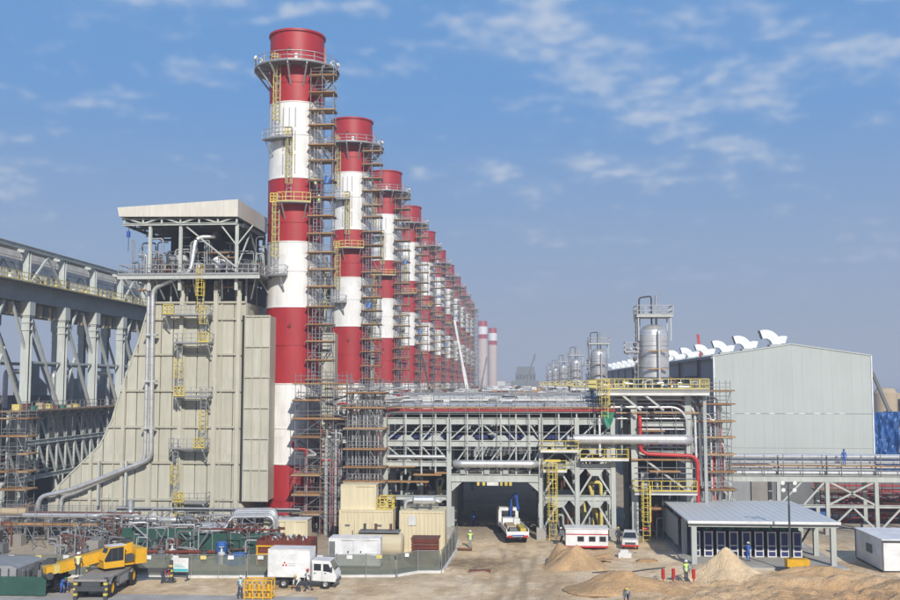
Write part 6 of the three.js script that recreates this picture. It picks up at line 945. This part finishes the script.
// ---------- people ----------
const POSES = {
  stand: { hip: [0, 0.93, 0], chest: [0, 1.38, 0.01], neck: [0, 1.5, 0.01], head: [0, 1.64, 0.03], kl: [0.1, 0.5, 0.02], kr: [-0.1, 0.5, 0.0], al: [0.12, 0.08, -0.02], ar: [-0.12, 0.08, -0.03], el: [0.27, 1.14, 0], er: [-0.27, 1.14, -0.02], wl: [0.27, 0.9, 0.1], wr: [-0.27, 0.9, 0.08] },
  walk: { hip: [0, 0.92, 0], chest: [0, 1.37, 0.05], neck: [0, 1.49, 0.06], head: [0, 1.63, 0.09], kl: [0.1, 0.52, 0.2], kr: [-0.1, 0.48, -0.05], al: [0.1, 0.09, 0.26], ar: [-0.1, 0.12, -0.36], el: [0.27, 1.15, -0.14], er: [-0.27, 1.15, 0.12], wl: [0.28, 0.93, -0.08], wr: [-0.26, 0.98, 0.3] },
  bend: { hip: [0, 0.88, -0.12], chest: [0, 1.14, 0.24], neck: [0, 1.2, 0.36], head: [0, 1.24, 0.5], kl: [0.13, 0.5, 0.06], kr: [-0.13, 0.5, 0.02], al: [0.14, 0.08, -0.06], ar: [-0.14, 0.08, -0.1], el: [0.24, 0.86, 0.4], er: [-0.24, 0.86, 0.4], wl: [0.16, 0.66, 0.5], wr: [-0.16, 0.66, 0.5] },
  reach: { hip: [0, 0.93, 0], chest: [0, 1.38, 0.02], neck: [0, 1.5, 0.03], head: [0, 1.64, 0.05], kl: [0.12, 0.5, 0.04], kr: [-0.12, 0.5, -0.03], al: [0.14, 0.08, 0.04], ar: [-0.14, 0.08, -0.1], el: [0.3, 1.24, 0.14], er: [-0.29, 1.16, 0.1], wl: [0.22, 1.3, 0.38], wr: [-0.2, 1.12, 0.36] },
};
const bodyCache = {};
function bodyGeo(pose) {
  if (bodyCache[pose]) return bodyCache[pose];
  const J = POSES[pose], sh = (s) => [J.chest[0] + s * 0.18, J.chest[1] + 0.05, J.chest[2]], hp = (s) => [s * 0.1, J.hip[1] - 0.04, J.hip[2]];
  const bones = [[J.hip, J.chest, 0.135, 0.155, 'torso'], [sh(1), sh(-1), 0.085, 0.085, 'torso'], [J.chest, J.neck, 0.1, 0.06, 'torso'], [J.neck, J.head, 0.06, 0.075, 'skin'], [J.head, add(J.head, [0, 0.07, 0.01]), 0.095, 0.1, 'skin'], [add(J.head, [0, 0.0, 0.09]), add(J.head, [0, -0.02, 0.12]), 0.02, 0.022, 'skin'], [add(J.head, [0.1, 0.01, 0]), add(J.head, [-0.1, 0.01, 0]), 0.025, 0.025, 'skin']];
  for (const [s, k, a, e, w] of [[1, J.kl, J.al, J.el, J.wl], [-1, J.kr, J.ar, J.er, J.wr]]) { bones.push([hp(s), k, 0.1, 0.068, 'legs'], [k, a, 0.068, 0.05, 'legs'], [add(a, [0, -0.03, -0.02]), add(a, [0, -0.045, 0.16]), 0.05, 0.042, 'boots'], [sh(s), e, 0.066, 0.05, 'arms'], [e, w, 0.05, 0.036, 'arms'], [w, add(w, [0, -0.07, 0.02]), 0.036, 0.042, 'skin']); }
  const N = 84, S = 0.96, mc = new MarchingCubes(N, M.pale, false, false, 120000); mc.isolation = 0; const c = [0, 0.9, 0.05];
  const dist = (p, b) => { const ab = sub(b[1], b[0]), ap = sub(p, b[0]); const t = Math.max(0, Math.min(1, (ap[0] * ab[0] + ap[1] * ab[1] + ap[2] * ab[2]) / (ab[0] ** 2 + ab[1] ** 2 + ab[2] ** 2 + 1e-9))); return Math.hypot(ap[0] - ab[0] * t, ap[1] - ab[1] * t, ap[2] - ab[2] * t) - mix(b[2], b[3], t); };
  const h = N / 2;
  for (let z = 0; z < N; z++) for (let y = 0; y < N; y++) for (let x = 0; x < N; x++) { const p = [(x - h) / h * S + c[0], (y - h) / h * S + c[1], (z - h) / h * S + c[2]]; let d = 1; for (const b of bones) { const q = dist(p, b), k = 0.035, hh = Math.max(k - Math.abs(d - q), 0) / k; d = Math.min(d, q) - hh * hh * k * 0.25; } mc.field[x + y * N + z * N * N] = -d; }
  mc.update(); const n = mc.count, pos = new Float32Array(n * 3), nor = new Float32Array(n * 3), tag = [];
  for (let i = 0; i < n; i++) { const p = [0, 1, 2].map((k) => mc.positionArray[i * 3 + k] * S + c[k]); pos.set(p, i * 3); nor.set([0, 1, 2].map((k) => mc.normalArray[i * 3 + k]), i * 3); let best = 9, bt = ''; for (const b of bones) { const q = dist(p, b); if (q < best) { best = q; bt = b[4]; } } tag.push(bt); }
  // five separate curled fingers on each hand
  const f = mb(); for (const [s, w] of [[1, J.wl], [-1, J.wr]]) { const b = add(w, [0, -0.1, 0.02]); for (let k = 0; k < 4; k++) { const o = add(b, [0, 0, 0.036 - k * 0.022]), L = [0.075, 0.085, 0.08, 0.06][k], m = add(o, [-s * 0.012, -L * 0.55, 0.004]), e = add(m, [-s * 0.03, -L * 0.35, 0.004]); f.tube(o, m, 0.011, 5, 0.01); f.tube(m, e, 0.01, 5, 0.008, true); } const o = add(w, [-s * 0.005, -0.05, 0.05]), m = add(o, [-s * 0.015, -0.045, 0.03]); f.tube(o, m, 0.014, 5, 0.011); f.tube(m, add(m, [-s * 0.012, -0.035, 0.0]), 0.011, 5, 0.009, true); }
  const P = new Float32Array(n * 3 + f.p.length), Q = new Float32Array(n * 3 + f.n.length); P.set(pos); P.set(f.p, n * 3); Q.set(nor); Q.set(f.n, n * 3); for (let i = 0; i < f.p.length / 3; i++) tag.push('skin');
  return (bodyCache[pose] = { P, Q, tag, head: J.head });
}
const personMat = new THREE.MeshStandardMaterial({ vertexColors: true, roughness: 0.85 });
const hatG = mb().lathe(0, 0, 0, [[0.165, 0], [0.165, 0.02], [0.128, 0.03], [0.12, 0.09], [0.08, 0.135], [0, 0.15]], 16).geo();
const vestG = {};
function person(x, y, d, turn, pose, look, hat, label) {
  const g = bodyGeo(pose), t = thing('person', label, 'person', [x, y, -d], 'site workers'); t.base = [0, 0, 0]; t.rotation.y = turn;
  const geo = new THREE.BufferGeometry(), col = new Float32Array(g.P.length), hd = g.head;
  for (let i = 0; i < g.tag.length; i++) {
    let c = look[g.tag[i]] || [0.3, 0.18, 0.12]; const px = g.P[i * 3], py = g.P[i * 3 + 1], pz = g.P[i * 3 + 2];
    if (g.tag[i] === 'skin' && py > hd[1] - 0.06) { if (pz < hd[2] - 0.02) c = [0.02, 0.015, 0.01]; else if (Math.abs(py - hd[1] - 0.035) < 0.012 && Math.abs(Math.abs(px) - 0.035) < 0.015) c = [0.02, 0.02, 0.02]; else if (Math.abs(py - hd[1] + 0.045) < 0.008 && Math.abs(px) < 0.03) c = [0.2, 0.06, 0.05]; }
    if (g.tag[i] === 'torso' && look.stripe && (Math.abs(py - 1.08) < 0.03 || Math.abs(Math.abs(px) - 0.09) < 0.022)) c = look.stripe;
    col.set(c, i * 3);
  }
  geo.setAttribute('position', new THREE.BufferAttribute(g.P, 3)); geo.setAttribute('normal', new THREE.BufferAttribute(g.Q, 3)); geo.setAttribute('color', new THREE.BufferAttribute(col, 3));
  put('body', geo, personMat, t); const h = put('hard_hat', hatG, hat, t); h.position.set(hd[0], hd[1] + 0.07, hd[2]); return t;
}
const VEST = (v, l, s = [0.7, 0.7, 0.65]) => ({ torso: v, arms: [0.10, 0.13, 0.2], legs: l, boots: [0.03, 0.025, 0.02], stripe: s });
const LIME = [0.45, 0.75, 0.05], DK = [0.04, 0.05, 0.08], BL = { torso: [0.04, 0.12, 0.42], arms: [0.04, 0.12, 0.42], legs: [0.04, 0.10, 0.36], boots: [0.03, 0.03, 0.03] };
const G = (x, d) => gh(x, d);
person(-5.5, G(-5.5, 108), 108, 0.2, 'stand', VEST(LIME, [0.25, 0.27, 0.25]), M.whitep, 'worker in lime vest standing alone on the sandy haul road');
person(14.1, G(14.1, 89.2), 89.2, 0.5, 'stand', VEST(LIME, DK), M.whitep, 'worker in lime vest standing beside the red marker posts');
person(21.9, 0.17, 100.6, 2.6, 'reach', BL, M.pale, 'worker in blue overalls facing the navy cabinets in the shed');
person(4.3, 0, 110.6, -1.2, 'walk', { torso: [0.75, 0.75, 0.72], arms: [0.7, 0.7, 0.68], legs: DK, boots: DK }, M.whitep, 'worker in white shirt striding below the yellow caged ladder');
person(-5.9, 0, 124, 0.3, 'stand', BL, M.blue, 'worker in dark blue standing in the rack shade beyond the haul road');
person(10.4, 0, 111.2, 0.2, 'stand', { torso: DK, arms: DK, legs: DK, boots: DK }, M.yellow, 'dark clothed worker beside the column next to the pickup');
person(-18.7, 0, 84.4, -0.4, 'bend', { torso: [0.8, 0.8, 0.75], arms: [0.6, 0.6, 0.55], legs: DK, boots: DK }, M.yellow, 'stooping worker in white vest beside the box truck');
person(-17.9, 0, 84.6, -1.3, 'walk', VEST([0.7, 0.72, 0.6], DK), M.redpipe, 'worker with red helmet walking beside the box truck');
person(-36.2, 1.78, 80.9, 0.4, 'reach', VEST([0.75, 0.7, 0.2], DK), M.whitep, 'worker in yellow vest standing on the crane carrier by the boom');
person(-37.9, 0, 81.9, 0.9, 'bend', { ...BL }, M.tarpg, 'stooping worker in blue with green helmet beside the sheeted trailer');
person(-31.2, 0, 86.9, 1.3, 'bend', { torso: DK, arms: [0.3, 0.03, 0.05], legs: DK, boots: DK }, M.dark, 'dark clothed worker stooping beneath the crane outrigger');
person(37.2, 7.92, 119.76, 0, 'stand', BL, M.blue, 'worker in blue standing on the pipe bridge in front of the hall');
person(-22.6, 0.16, 80.6, 0.8, 'reach', VEST([0.3, 0.45, 0.5], DK), M.whitep, 'worker in white helmet at the yellow cage');
person(-24.9, 40.7, 118.95, 0.5, 'reach', VEST(LIME, DK), M.yellow, 'worker in lime vest high on the nearest stack scaffold, upper of two');
person(-24.4, 38.4, 118.95, -0.5, 'stand', VEST(LIME, DK), M.whitep, 'worker in lime vest high on the nearest stack scaffold, lower of two');
person(8.1, G(8.1, 80.6), 80.6, 0, 'bend', VEST([0.3, 0.35, 0.3], DK), M.yellow, 'stooping worker in yellow helmet on the spoil mound at the bottom edge');

renderer.render(scene, camera);
